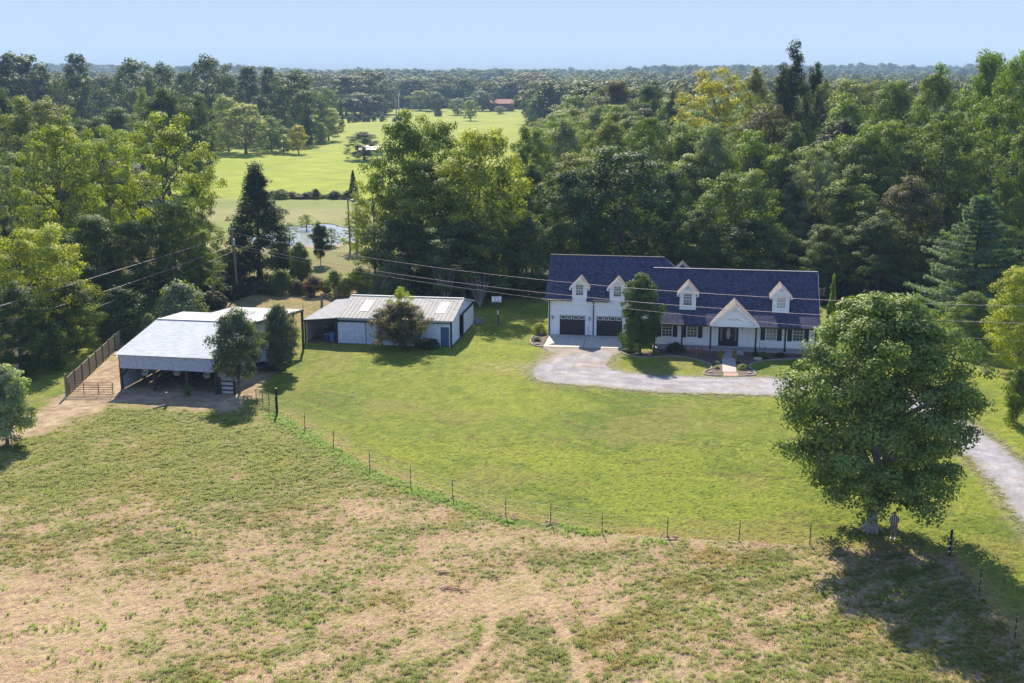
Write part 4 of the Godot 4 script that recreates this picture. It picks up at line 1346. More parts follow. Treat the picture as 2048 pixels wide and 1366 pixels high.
func make_shed() -> void:
	var h := thing("open_shed", "open-fronted pole shed with long white ribbed metal roof beside the board fence", "shed", Vector3(-34.5, 0, -98.2), deg_to_rad(-10.0))
	var white := mat("shed_roof", Color(0.52, 0.55, 0.58), 0.92, 0.0, "stain", Vector3(0.12, 0.12, 0.3), 0.12)
	var wall := mat("shed_metal", Color(0.50, 0.53, 0.62), 0.55, 0.0, "stain", Vector3.ONE * 0.3)
	var timber := mat("dark_timber", Color(0.035, 0.03, 0.03), 0.85)
	var U := Vector3.RIGHT
	var b := B.new()
	var s := Vector3(0, 1.42, -8.35).normalized()
	ribbed(b, Vector3(-0.32, 3.26, 0.32), U, s, 9.4, 8.47, 0.29, 0.06, 0.024)
	obj("front_roof", b, white, h)
	b = B.new()
	b.bar(Vector3(-0.32, 4.72, -8.03), Vector3(9.1, 4.72, -8.03), 0.4, 0.05)
	b.bar(Vector3(9.1, 3.18, 0.32), Vector3(9.1, 4.62, -8.03), 0.06, 0.16)
	b.bar(Vector3(-0.34, 3.18, 0.32), Vector3(-0.34, 4.62, -8.03), 0.06, 0.16)
	obj("roof_trim", b, mat("roof_trim", Color(0.5, 0.5, 0.5), 0.9, 0.0, "", Vector3.ONE, 0.15), h)
	b = B.new()
	b.q(Vector3(9.1, 4.7, -8.03), Vector3(-0.32, 4.7, -8.03), Vector3(-0.32, 4.34, -13.2), Vector3(9.9, 4.34, -13.2))
	b.q(Vector3(-0.32, 4.6, -8.03), Vector3(9.1, 4.6, -8.03), Vector3(9.9, 4.24, -13.2), Vector3(-0.32, 4.24, -13.2))
	obj("rear_roof", b, mat("rear_roof", Color(0.58, 0.58, 0.58), 0.92, 0.0, "stain", Vector3.ONE * 0.1, 0.12), h)
	b = B.new()
	b.q(Vector3(9.9, 4.32, -13.2), Vector3(2.6, 4.32, -13.2), Vector3(3.1, 4.1, -17.4), Vector3(10.6, 4.1, -17.4))
	b.q(Vector3(2.6, 4.22, -13.2), Vector3(9.9, 4.22, -13.2), Vector3(10.6, 4.0, -17.4), Vector3(3.1, 4.0, -17.4))
	obj("lean_to_roof", b, mat("lean_to_roof", Color(0.46, 0.46, 0.465), 0.92, 0.0, "stain", Vector3.ONE * 0.1, 0.12), h)
	b = B.new()
	b.q(Vector3(7.2, 4.475, -11.6), Vector3(4.6, 4.475, -11.6), Vector3(4.0, 4.26, -15.0), Vector3(6.6, 4.26, -15.0))
	obj("grey_sheet", b, mat("grey_sheet", Color(0.30, 0.30, 0.30), 0.92, 0.0, "", Vector3.ONE, 0.12), h)
	b = B.new()
	b.bar(Vector3(9.12, 4.55, -8.03), Vector3(10.62, 4.0, -17.4), 0.08, 0.24)
	b.bar(Vector3(3.1, 4.0, -17.4), Vector3(10.6, 4.0, -17.4), 0.08, 0.2)
	obj("edge_beam", b, mat("grey_timber", Color(0.12, 0.11, 0.1), 0.85), h)
	b = B.new()
	ribbed(b, Vector3(0.0, 2.0, 0.12), U, Vector3.UP, 8.9, 1.2, 0.2, 0.04, 0.02)
	obj("front_band", b, wall, h)
	b = B.new()
	ribbed(b, Vector3(0.06, 0.05, -8.0), Vector3(0, 0, 1), Vector3.UP, 7.9, 3.2, 0.23)
	obj("left_wall", b, wall, h)
	b = B.new()
	ribbed(b, Vector3(8.95, 0.05, -0.05), Vector3(0, 0, -1), Vector3.UP, 14.0, 3.2, 0.23)
	b.q(Vector3(8.95, 3.2, 0.0), Vector3(8.95, 3.2, -14.0), Vector3(8.95, 4.1, -14.0), Vector3(8.95, 4.58, -8.0))
	b.tri(Vector3(8.95, 3.2, 0.0), Vector3(8.95, 4.58, -8.0), Vector3(8.95, 3.24, 0.0))
	obj("right_wall", b, wall, h)
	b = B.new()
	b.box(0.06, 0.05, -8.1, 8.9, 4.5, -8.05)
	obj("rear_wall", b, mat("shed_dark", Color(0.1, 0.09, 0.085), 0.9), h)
	for p in [[0.0, 0.0, 3.2], [3.1, 0.0, 3.2], [6.2, 0.0, 3.2], [8.9, 0.0, 3.2], [0.05, -4.0, 3.9], [3.1, -4.0, 3.9], [6.2, -4.0, 3.9], [10.5, -17.3, 4.0], [6.6, -17.3, 4.0]]:
		b = B.new()
		b.box(p[0] - 0.1, 0.0, p[1] - 0.1, p[0] + 0.1, p[2], p[1] + 0.1)
		obj("post", b, timber, h)
	for p in [[Vector3(0.1, 1.3, -0.2), Vector3(0.1, 2.0, -1.6)], [Vector3(0.1, 2.0, -1.6), Vector3(0.1, 1.0, -3.9)], [Vector3(0.1, 2.1, 0.0), Vector3(0.1, 2.1, -4.0)]]:
		b = B.new()
		b.bar(p[0], p[1], 0.1, 0.14)
		obj("brace", b, timber, h)
	for x in [3.1, 6.2]:
		for y in [0.5, 0.95, 1.4]:
			b = B.new()
			b.bar(Vector3(x, y, -0.1), Vector3(x, y, -7.9), 0.05, 0.16)
			obj("rail", b, timber, h)
	# feed troughs that hang at the back of the stalls
	for k in 3:
		var tr := thing("feed_trough", ["white hook-over feed trough, leftmost of the three in the open shed", "white hook-over feed trough, middle one of the three in the open shed", "white hook-over feed trough tilted beside the shed's corner tree"][k], "feed trough", h.to_global(Vector3([1.2, 4.25, 7.1][k], [0.78, 0.95, 0.85][k], -2.2)), deg_to_rad(-10.0), "feed troughs in the open shed")
		b = B.new()
		b.hexa([Vector3(-0.2, 0, 0.2), Vector3(0.2, 0, 0.2), Vector3(0.22, 0, 0.0), Vector3(-0.22, 0, 0.0), Vector3(-0.3, 0.3, 0.34), Vector3(0.3, 0.3, 0.34), Vector3(0.3, 0.3, 0.32), Vector3(-0.3, 0.3, 0.32)])
		b.hexa([Vector3(-0.25, 0, 0.02), Vector3(0.25, 0, 0.02), Vector3(0.25, 0, 0.0), Vector3(-0.25, 0, 0.0), Vector3(-0.32, 0.66, 0.02), Vector3(0.32, 0.66, 0.02), Vector3(0.32, 0.66, 0.0), Vector3(-0.32, 0.66, 0.0)])
		b.hexa([Vector3(-0.25, 0, 0.2), Vector3(-0.22, 0, 0.2), Vector3(-0.22, 0, 0.0), Vector3(-0.25, 0, 0.0), Vector3(-0.32, 0.32, 0.34), Vector3(-0.28, 0.32, 0.34), Vector3(-0.29, 0.6, 0.0), Vector3(-0.32, 0.6, 0.0)])
		b.hexa([Vector3(0.22, 0, 0.2), Vector3(0.25, 0, 0.2), Vector3(0.25, 0, 0.0), Vector3(0.22, 0, 0.0), Vector3(0.28, 0.32, 0.34), Vector3(0.32, 0.32, 0.34), Vector3(0.32, 0.6, 0.0), Vector3(0.29, 0.6, 0.0)])
		obj("trough", b, mat("trough_plastic", Color(0.62, 0.62, 0.6), 0.5), tr)
		b = B.new()
		b.bar(Vector3(-0.2, 0.66, 0.0), Vector3(-0.2, 0.9, -0.05), 0.04, 0.03)
		b.bar(Vector3(0.2, 0.66, 0.0), Vector3(0.2, 0.9, -0.05), 0.04, 0.03)
		b.bar(Vector3(-0.6, 0.88, -0.06), Vector3(0.6, 0.88, -0.06), 0.06, 0.14)
		obj("hook", b, timber, tr)
	# board pen at the right front corner
	var pen := thing("board_pen", "little dark-railed pen with white boards at the shed's right front corner", "pen", h.to_global(Vector3(9.1, 0, -0.1)), deg_to_rad(-10.0))
	for x in [0.05, 1.4]:
		b = B.new()
		b.box(x - 0.09, 0, -0.09, x + 0.09, 1.5 if x < 1.0 else 1.25, 0.09)
		obj("post", b, timber, pen)
	for y in [0.35, 0.75, 1.15]:
		b = B.new()
		b.box(0.05, y, 0.09, 1.4, y + 0.13, 0.13)
		obj("rail", b, timber, pen)
	b = B.new()
	b.box(0.15, 0.08, -0.2, 1.3, 1.1, -0.16)
	obj("white_board", b, mat("pen_white", Color(0.6, 0.62, 0.66), 0.6), pen)
	# something dark parked under the lean-to: a small flat utility trailer
	var tl := thing("utility_trailer", "low dark trailer with a pale sheet on it beside the shed's side wall", "trailer", h.to_global(Vector3(10.35, 0, -9.0)), deg_to_rad(-55.0))
	b = B.new()
	b.box(-0.7, 0.35, -1.3, 0.7, 0.45, 1.3)
	b.box(-0.75, 0.45, -1.3, -0.68, 0.7, 1.3)
	b.box(0.68, 0.45, -1.3, 0.75, 0.7, 1.3)
	b.bar(Vector3(0, 0.38, 1.3), Vector3(0, 0.36, 2.2), 0.08, 0.08)
	obj("bed", b, mat("trailer_dark", Color(0.02, 0.022, 0.025), 0.5), tl)
	b = B.new()
	b.bar(Vector3(-0.6, 0.75, -1.0), Vector3(0.5, 0.95, 0.5), 0.9, 0.05)
	obj("pale_sheet", b, mat("pen_white", gm(0.6)), tl)
	for x in [-0.82, 0.82]:
		b = B.new()
		b.tube([Vector3(x - 0.08, 0.3, 0), Vector3(x + 0.08, 0.3, 0)], [0.3], 14)
		obj("wheel", b, mat("rubber", Color(0.015, 0.015, 0.016), 0.8), tl)


func pipe_gate(label: String, at: Vector3, turn: float, w: float, hgt: float, c: Color) -> void:
	var g := thing("pipe_gate", label, "gate", at, turn, "pipe gates beside the open shed")
	var m := mat("gate_%d" % int(c.r * 1000.0), c, 0.7, 0.2, "stain", Vector3.ONE)
	for i in 6:
		var y := 0.12 + i * (hgt - 0.12) / 5.0
		var b := B.new()
		b.tube([Vector3(0, y, 0), Vector3(w, y, 0)], [0.03], 6)
		obj("rail", b, m, g)
	for i in 4:
		var b := B.new()
		var x := w * i / 3.0
		b.tube([Vector3(x, 0.08, 0.01), Vector3(x, hgt + 0.02, 0.01)], [0.035], 6)
		obj("upright", b, m, g)


func make_fences() -> void:
	# board fence, board by board
	var a := Vector3(-38.6, 0, -96.3)
	var e := Vector3(-40.9, 0, -122.5)
	var n := 11
	var f := thing("board_fence", "tall weathered brown board fence left of the open shed", "fence", a, atan2(-(e - a).z, (e - a).x))
	var l := a.distance_to(e) / n
	var wood := []
	for k in 4:
		wood.append(mat("fence_wood_%d" % k, [Color(0.36, 0.30, 0.18), Color(0.31, 0.26, 0.155), Color(0.40, 0.34, 0.21), Color(0.35, 0.31, 0.20)][k], 0.9, 0.0, "wood", Vector3(0.25, 2.0, 1.0)))
	for i in n + 1:
		var b := B.new()
		b.box(i * l - 0.08, 0, -0.14, i * l + 0.08, 1.62, 0.02)
		obj("post", b, mat("fence_post", Color(0.09, 0.07, 0.05), 0.9), f)
		if i < n:
			for r in 6:
				b = B.new()
				var dz := 0.012 * rng.randf()
				var dy := 0.012 * rng.randfn()
				b.hexa([Vector3(i * l + 0.03, 0.08 + r * 0.245, -0.06 + dz), Vector3(i * l + l - 0.03, 0.08 + r * 0.245 + dy, -0.06 + dz), Vector3(i * l + l - 0.03, 0.08 + r * 0.245 + dy, -0.1), Vector3(i * l + 0.03, 0.08 + r * 0.245, -0.1), Vector3(i * l + 0.03, 0.31 + r * 0.245, -0.06 + dz), Vector3(i * l + l - 0.03, 0.31 + r * 0.245 + dy, -0.06 + dz), Vector3(i * l + l - 0.03, 0.31 + r * 0.245 + dy, -0.1), Vector3(i * l + 0.03, 0.31 + r * 0.245, -0.1)])
				obj("board", b, wood[rng.randi() % 4], f)
	# wire fence with steel posts that curves between lawn and pasture
	var w := thing("wire_fence", "wire fence on thin steel posts curving between lawn and dry pasture", "fence")
	var steel := mat("t_post", Color(0.035, 0.04, 0.03), 0.7)
	for i in range(1, fence_pts.size() - 1):
		if i == 12:
			continue
		var p := fence_pts[i]
		var b := B.new()
		var tilt := rng.randfn() * 0.03
		if i == 13:
			b.tube([Vector3(0, 0, 0), Vector3(0.03, 1.62, 0)], [0.075], 10)
			var bp := obj("corner_post", b, mat("black_post", Color(0.008, 0.008, 0.009), 0.6), w)
			bp.position = Vector3(p.x, 0, p.y)
			bp.set_meta("label", "thick black corner post with white insulators")
			b = B.new()
			for y in [0.3, 0.65, 1.0]:
				b.box(-0.1, y, 0.05, -0.02, y + 0.06, 0.12)
			obj("insulator", b, mat("insulator", Color(0.75, 0.75, 0.72), 0.5), bp)
			continue
		b.bar(Vector3(0, -0.05, 0), Vector3(tilt, 1.32, 0), 0.05, 0.05)
		b.bar(Vector3(0.0, 0.0, 0.03), Vector3(tilt, 1.3, 0.03), 0.015, 0.03)
		var o := obj("post", b, steel, w)
		o.position = Vector3(p.x, 0, p.y)
		b = B.new()
		for y in [0.35, 0.75, 1.15]:
			b.box(-0.03 + tilt * y / 1.3, y, 0.03, 0.03 + tilt * y / 1.3, y + 0.05, 0.06)
		obj("clip", b, mat("clip", Color(0.6, 0.57, 0.42), 0.6), o)
	for y in [0.38, 0.78, 1.18]:
		var b := B.new()
		var pts := []
		for p in fence_pts:
			pts.append(Vector3(p.x, y, p.y))
		b.tube(pts, [0.004], 4)
		obj("wire", b, mat("fence_wire", Color(0.25, 0.25, 0.25), 0.5, 0.6), w)
	# clods of earth at some of the posts
	var wh := []
	var tn := []
	for i in [1, 2, 3, 5, 6, 7, 9]:
		for k in 26:
			var an := rng.randf() * TAU
			var rr := 0.5 * sqrt(rng.randf())
			var s := rng.randf_range(0.04, 0.14)
			wh.append(Transform3D(Basis.from_euler(Vector3(rng.randf(), rng.randf() * TAU, 0)).scaled(Vector3(s, s * 0.7, s)), Vector3(fence_pts[i].x + cos(an) * rr * 1.3, 0.0, fence_pts[i].y + sin(an) * rr)))
			tn.append(mixc(Color(0.3, 0.19, 0.13), Color(0.16, 0.10, 0.07), rng.randf()))
	var dm := mat("clod", Color(1, 1, 1), 0.95)
	dm.vertex_color_use_as_albedo = true
	scatter("dirt_clods", rock(1.0, 8), dm, wh, tn, "crumbs of dug earth round the fence posts")
	pipe_gate("rusty pipe gate between board fence and open shed", Vector3(-38.45, 0, -96.3), deg_to_rad(-1.0), 3.8, 1.15, Color(0.15, 0.085, 0.07))
	pipe_gate("half open pipe gate right of the shed, hung on a black post", Vector3(-21.7, 0, -93.9), deg_to_rad(-46.0), 3.0, 1.25, Color(0.12, 0.095, 0.08))
	var b := B.new()
	b.tube([Vector3(0, 0, 0), Vector3(0, 2.15, 0)], [0.1, 0.09], 10)
	var gp := obj("gate_post", b, mat("black_post", gm(0.01)))
	gp.position = Vector3(-19.35, 0, -90.9)
	tag(gp, "tall black gate post beside the half open pipe gate", "post")
	b = B.new()
	b.tube([Vector3(0, 0, 0), Vector3(0.02, 1.15, 0)], [0.13, 0.11], 10)
	gp = obj("stub_post", b, mat("grey_wood", Color(0.26, 0.22, 0.18), 0.9, 0.0, "wood", Vector3.ONE))
	gp.position = Vector3(-29.1, 0, -93.2)
	tag(gp, "grey wooden stub post standing in the dirt before the open shed", "post")
	b = B.new()
	b.tube([Vector3(0, 0.1, 0), Vector3(-0.7, 0.06, 0.9)], [0.09, 0.07], 8)
	gp = obj("fallen_post", b, mats["grey_wood"])
	gp.position = Vector3(-29.2, 0, -93.0)
	tag(gp, "fallen grey post lying at the stub post's foot", "post")
	b = B.new()
	b.tube([Vector3(0, 0, 0), Vector3(0.0, 2.0, 0)], [0.11, 0.1], 8)
	gp = obj("gate_post", b, mat("grey_wood", gm(0.2)))
	gp.position = Vector3(-38.6, 0, -96.0)
	tag(gp, "wooden end post of the board fence carrying the rusty pipe gate", "post")
	# rear wire fence with wooden posts behind the barn
	w = thing("rear_fence", "old wire fence on wooden posts across the dry yard behind the barn", "fence")
	var rp := [Vector3(-26.0, 0, -127.5), Vector3(-24.4, 0, -131.6), Vector3(-22.9, 0, -135.9), Vector3(-21.7, 0, -139.7)]
	for i in rp.size():
		b = B.new()
		if i < 2:
			b.bar(Vector3.ZERO, Vector3(0, 1.2, 0), 0.05, 0.05)
		else:
			b.tube([Vector3.ZERO, Vector3(0, 1.5, 0)], [0.16, 0.13], 8)
		var o := obj("post", b, mats["grey_wood"] if i >= 2 else steel, w)
		o.position = rp[i]
	for y in [0.4, 0.8, 1.1]:
		b = B.new()
		b.tube([rp[0] + Vector3.UP * y, rp[1] + Vector3.UP * y, rp[2] + Vector3.UP * y, rp[3] + Vector3.UP * y], [0.006], 4)
		obj("wire", b, mats["fence_wire"], w)


func make_poles() -> void:
	var wood := mat("pole_wood", Color(0.30, 0.22, 0.17), 0.9, 0.0, "wood", Vector3(1, 0.2, 1))
	var p := thing("utility_pole", "tall wooden utility pole with grey transformer before the big dark cedar", "utility pole", Vector3(-34.9, 0, -142.5))
	var b := B.new()
	b.tube([Vector3(0.35, 0, 0), Vector3(0, 9.1, 0)], [0.17, 0.11], 10)
	obj("pole", b, wood, p)
	b = B.new()
	b.tube([Vector3(0.22, 6.3, 0.3), Vector3(0.22, 6.35, 0.3), Vector3(0.22, 7.1, 0.3), Vector3(0.22, 7.15, 0.3)], [0.17, 0.22, 0.22, 0.15], 12)
	obj("transformer", b, mat("transformer", Color(0.42, 0.45, 0.47), 0.5, 0.3), p)
	b = B.new()
	b.bar(Vector3(-0.3, 8.3, 0.1), Vector3(0.5, 8.35, 0.1), 0.06, 0.08)
	obj("bracket", b, mat("grey_metal", gm(0.4)), p)
	p = thing("utility_pole", "slim utility pole with small street lamp beside the pond", "utility pole", Vector3(-25.6, 0, -179.5))
	b = B.new()
	b.tube([Vector3(0.15, 0, 0), Vector3(0, 8.2, 0)], [0.16, 0.11], 8)
	obj("pole", b, wood, p)
	b = B.new()
	b.bar(Vector3(0, 7.8, 0), Vector3(0.55, 8.0, 0.1), 0.05, 0.05)
	b.box(0.45, 7.85, -0.05, 0.85, 8.0, 0.25)
	obj("lamp", b, mat("transformer", gm(0.4)), p)
	for q in [[-65.4, -662.0, 12.3, "brownish far utility pole in the lime field, left of the pale one", Color(0.45, 0.22, 0.14)], [-64.5, -668.0, 15.0, "pale far utility pole in the lime field, right of the brownish one", Color(0.6, 0.58, 0.55)]]:
		p = thing("utility_pole", q[3], "utility pole", Vector3(q[0], 0, q[1]), 0.0, "far utility poles in the lime field")
		b = B.new()
		b.tube([Vector3(0, 0, 0), Vector3(0, q[2], 0)], [0.35, 0.25], 6)
		obj("pole", b, mat("far_pole_%d" % int(q[2]), q[4], 0.8), p)
		b = B.new()
		b.bar(Vector3(-1.2, q[2] - 0.8, 0), Vector3(1.2, q[2] - 0.8, 0), 0.15, 0.2)
		obj("crossarm", b, mat("far_pole_%d" % int(q[2]), q[4]), p)
	# two leaning rods beside the first pole
	for q in [[-38.6, -136.8, 0.7, 3.0, "thin brown guy rod leaning left of the utility pole"], [-37.4, -140.5, 0.15, 3.4, "thin upright rod just left of the utility pole"]]:
		b = B.new()
		b.tube([Vector3.ZERO, Vector3(q[2], q[3], 0)], [0.05], 5)
		var o := obj("guy_rod", b, mat("rod", Color(0.3, 0.18, 0.1), 0.8))
		o.position = Vector3(q[0], 0, q[1])
		tag(o, q[4], "rod")
	var wm := mat("cable", Color(0.3, 0.24, 0.26), 0.5, 0.0)
	for c in [[Vector3(64, 0, -68), 7.89, 7.55, 13.86, "uppermost overhead wire, crossing before both house roofs", 0.02], [Vector3(64, 0, -68), 6.39, 6.25, 12.35, "middle overhead wire, crossing below the dormers", 0.02], [Vector3(64, 0, -68), 6.02, 5.45, 10.14, "lowest overhead wire, passing the garage doors and the gable", 0.013], [Vector3(-56, 0, -60), 7.6, 7.1, 6.65, "upper overhead wire running to the left edge over the lime round tree", 0.02], [Vector3(-56, 0, -60), 6.38, 5.5, 7.2, "middle overhead wire running to the left edge", 0.022], [Vector3(-56, 0, -60), 5.56, 3.7, 2.9, "lowest thin overhead wire running to the left edge", 0.012]]:
		var a := Vector3(-34.8, c[1], -142.5)
		var e: Vector3 = c[0] + Vector3.UP * c[3]
		var pts := []
		for i in 41:
			var t := i / 40.0
			var y: float = c[1] * (1 - t) * (1 - 2 * t) + 4 * c[2] * t * (1 - t) + c[3] * t * (2 * t - 1)
			var v := a.lerp(e, t)
			pts.append(Vector3(v.x, y, v.z))
		b = B.new()
		b.tube(pts, [c[5]], 5)
		tag(obj("power_line", b, wm), c[4], "power line", "overhead wires from the utility pole")


func make_small_things() -> void:
	# basketball hoop
	var h := thing("basketball_hoop", "basketball hoop with white backboard on a black pole between barn and garage", "basketball hoop", Vector3(-1.45, 0, -124.6))
	var b := B.new()
	b.tube([Vector3(0, 0, 0), Vector3(-0.1, 1.25, 0)], [0.07], 8)
	b.tube([Vector3(-0.13, 1.75, 0), Vector3(-0.2, 2.75, 0.02)], [0.07], 8)
	obj("pole", b, mats["black_metal"], h)
	b = B.new()
	b.tube([Vector3(-0.1, 1.25, 0), Vector3(-0.13, 1.75, 0)], [0.073], 8)
	obj("pole_band", b, mat("white_paint", Color(0.75, 0.77, 0.8), 0.5), h)
	var bb := part("backboard", h, Vector3(-0.25, 2.65, 0.12))
	b = B.new()
	b.box(-0.56, 0, -0.02, 0.56, 0.68, 0.02)
	obj("board", b, mats["white_paint"], bb)
	b = B.new()
	for s in [[-0.2, 0.12, 0.2, 0.15], [-0.2, 0.52, 0.2, 0.55], [-0.2, 0.15, -0.17, 0.52], [0.17, 0.15, 0.2, 0.52], [-0.56, 0.0, -0.53, 0.68], [0.53, 0.0, 0.56, 0.68], [-0.53, 0.0, 0.53, 0.022], [-0.53, 0.65, 0.53, 0.68]]:
		b.box(s[0], s[1], 0.021, s[2], s[3], 0.026)
	obj("marking", b, mat("board_marking", Color(0.05, 0.05, 0.07), 0.6), bb)
	b = B.new()
	var pts := []
	for i in 17:
		pts.append(Vector3(-0.25 + cos(TAU * i / 16.0) * 0.22, 2.72, 0.4 + sin(TAU * i / 16.0) * 0.22))
	b.tube(pts, [0.012], 5)
	obj("rim", b, mat("rim_dark", Color(0.05, 0.03, 0.03), 0.6), h)
	# bins and junk in the barn's lean-to
	var bins := [["blue upright bin in the barn's lean-to", "bin", Vector3(-18.75, 0, -117.0), 0.25, 0.95, Color(0.07, 0.2, 0.5)], ["dark blue round barrel left of the blue bin", "barrel", Vector3(-19.4, 0, -117.3), 0.3, 0.7, Color(0.03, 0.07, 0.13)]]
	for k in 2:
		var d: Array = bins[k]
		var o := thing(["plastic_bin", "barrel"][k], d[0], d[1], d[2], deg_to_rad(-9))
		b = B.new()
		if k == 0:
			b.hexa([Vector3(-0.2, 0, 0.22), Vector3(0.2, 0, 0.22), Vector3(0.2, 0, -0.2), Vector3(-0.2, 0, -0.2), Vector3(-0.27, 0.85, 0.3), Vector3(0.27, 0.85, 0.3), Vector3(0.27, 0.85, -0.27), Vector3(-0.27, 0.85, -0.27)])
		else:
			b.tube([Vector3.ZERO, Vector3(0, 0.1, 0), Vector3(0, 0.35, 0), Vector3(0, 0.6, 0), Vector3(0, 0.66, 0)], [0.27, 0.29, 0.31, 0.29, 0.27], 14)
		obj("tub", b, mat("bin_%d" % k, d[5], 0.45), o)
		b = B.new()
		if k == 0:
			b.box(-0.3, 0.86, -0.3, 0.3, 0.92, 0.33)
			b.box(-0.3, 0.8, -0.34, 0.3, 0.9, -0.3)
		else:
			b.tube([Vector3(0, 0.66, 0), Vector3(0, 0.7, 0)], [0.28, 0.24], 14)
		obj("lid", b, mat("bin_lid_%d" % k, [Color(0.1, 0.26, 0.58), Color(0.4, 0.42, 0.4)][k], 0.45), o)
	var cart := thing("garden_cart", "dim garden cart with white top standing deep in the barn's lean-to", "cart", Vector3(-19.9, 0, -118.6), deg_to_rad(-20))
	b = B.new()
	for x in [-0.35, 0.35]:
		b.bar(Vector3(x, 0.3, 0), Vector3(x * 0.8, 1.15, -0.2), 0.04, 0.04)
		b.bar(Vector3(x, 0.3, 0), Vector3(x, 0.3, 0.8), 0.05, 0.05)
	b.box(-0.4, 0.35, 0.0, 0.4, 0.55, 0.8)
	obj("frame", b, mat("cart_metal", Color(0.12, 0.1, 0.09), 0.6), cart)
	b = B.new()
	b.box(-0.35, 1.13, -0.3, 0.35, 1.18, -0.05)
	obj("top", b, mats["white_paint"], cart)
	for x in [-0.45, 0.45]:
		b = B.new()
		b.tube([Vector3(x - 0.04, 0.25, 0.5), Vector3(x + 0.04, 0.25, 0.5)], [0.25], 12)
		obj("wheel", b, mats["rubber"], cart)
	# boxes at the barn's rear corner
	var ac := thing("air_conditioner", "grey air conditioner unit at the barn's far right corner", "air conditioner", Vector3(-3.7, 0, -125.4), deg_to_rad(-9))
	b = B.new()
	b.box(-0.35, 0.05, -0.35, 0.35, 0.7, 0.35)
	obj("case", b, mat("ac_case", Color(0.13, 0.16, 0.2), 0.5), ac)
	b = B.new()
	b.tube([Vector3(0, 0.7, 0), Vector3(0, 0.74, 0)], [0.28], 14)
	obj("fan_grille", b, mats["black_metal"], ac)
	for i in 8:
		b = B.new()
		b.box(-0.32, 0.12 + i * 0.07, 0.35, 0.32, 0.15 + i * 0.07, 0.37)
		obj("slat", b, mat("ac_slat", Color(0.3, 0.33, 0.36), 0.5), ac)
	for k in 2:
		var o := obj("block", rock(0.22, 31 + k), mat("rock", gm(0.4)))
		o.position = Vector3(-4.35 - k * 0.35, 0.02, -124.7 + k * 0.15)
		tag(o, ["pale block beside the air conditioner at the barn", "pale block between barn wall and the other block"][k], "block")
	# teal hose heap between the garage doors
	b = B.new()
	pts = []
	for i in 70:
		var a := i * 0.5
		pts.append(Vector3(cos(a) * (0.3 + 0.05 * sin(a * 0.7)), 0.08 + 0.02 * sin(i * 1.3), sin(a) * (0.16 + 0.04 * cos(a * 0.6))))
	b.tube(pts, [0.02], 5)
	var hose := obj("garden_hose", b, mat("hose", Color(0.05, 0.22, 0.26), 0.4))
	hose.position = Vector3(8.1, 0.0, -119.2)
	tag(hose, "coiled teal garden hose lying between the garage doors", "hose")
	# branches lying on the bare patch of the pasture
	for q in [[-3.7, -59.6, 1.7, 0.35, "dead branch lying on the bare pasture, leftmost and upper of three"], [-0.9, -59.0, 0.9, 0.3, "short dead branch lying on the bare pasture, right of the other two"], [-3.0, -57.6, 1.9, 0.2, "long dead branch lying on the bare pasture, lowest of three"]]:
		b = B.new()
		for k in 9:
			var st := Vector3(rng.randf_range(-0.5, 0.3) * q[2], 0.05, rng.randfn() * 0.12)
			b.tube([st, st + Vector3(q[2] * rng.randf_range(0.2, 0.6), rng.randf_range(0.0, 0.14), rng.randfn() * 0.16 - 0.1)], [0.022, 0.008], 4)
		var o := obj("dead_branch", b, mat("dead_branch", Color(0.12, 0.09, 0.08), 0.9))
		o.position = Vector3(q[0], 0, q[1])
		o.rotation.y = -q[3]
		tag(o, q[4], "branch", "dead branches on the pasture")
	# red-roofed house and white building far off in the field
	var rh := thing("far_house", "low far house with red roof at the end of the lime field", "house", Vector3(-7.5, 0, -850), deg_to_rad(-8))
	b = B.new()
	b.box(-8.5, 0, -4.5, 8.5, 5.0, 4.5)
	obj("wall", b, mat("far_brick", Color(0.22, 0.07, 0.06), 0.85), rh)
	b = B.new()
	b.q(Vector3(-9.5, 5.0, 5.5), Vector3(9.5, 5.0, 5.5), Vector3(8.8, 8.2, 0), Vector3(-8.8, 8.2, 0))
	b.q(Vector3(9.5, 5.0, -5.5), Vector3(-9.5, 5.0, -5.5), Vector3(-8.8, 8.2, 0), Vector3(8.8, 8.2, 0))
	b.tri(Vector3(9.5, 5.0, 5.5), Vector3(9.5, 5.0, -5.5), Vector3(8.8, 8.2, 0))
	b.tri(Vector3(-9.5, 5.0, -5.5), Vector3(-9.5, 5.0, 5.5), Vector3(-8.8, 8.2, 0))
	obj("roof", b, mat("far_red_roof", Color(0.42, 0.13, 0.10), 0.8), rh)
	b = B.new()
	b.box(-7.0, 6.4, -0.9, -5.8, 9.2, 0.3)
	obj("chimney", b, mat("far_brick", gm(0.1)), rh)
	for x in [-5.0, 0.0, 5.0]:
		b = B.new()
		b.box(x - 0.8, 1.2, 4.5, x + 0.8, 2.8, 4.56)
		obj("window", b, mat("far_window", Color(0.1, 0.12, 0.16), 0.2), rh)
	var wb := thing("far_shed", "white roof of a far shed showing beside the round dark field tree", "shed", Vector3(-47.8, 0, -394), deg_to_rad(-6))
	b = B.new()
	b.box(-3.4, 0, -3, 3.4, 1.9, 3)
	obj("wall", b, mat("far_white", Color(0.6, 0.6, 0.58), 0.7), wb)
	b = B.new()
	b.q(Vector3(-3.8, 1.9, 3.4), Vector3(3.8, 1.9, 3.4), Vector3(3.8, 3.0, 0), Vector3(-3.8, 3.0, 0))
	b.q(Vector3(3.8, 1.9, -3.4), Vector3(-3.8, 1.9, -3.4), Vector3(-3.8, 3.0, 0), Vector3(3.8, 3.0, 0))
	obj("roof", b, mat("far_white_roof", Color(0.8, 0.8, 0.8), 0.5), wb)


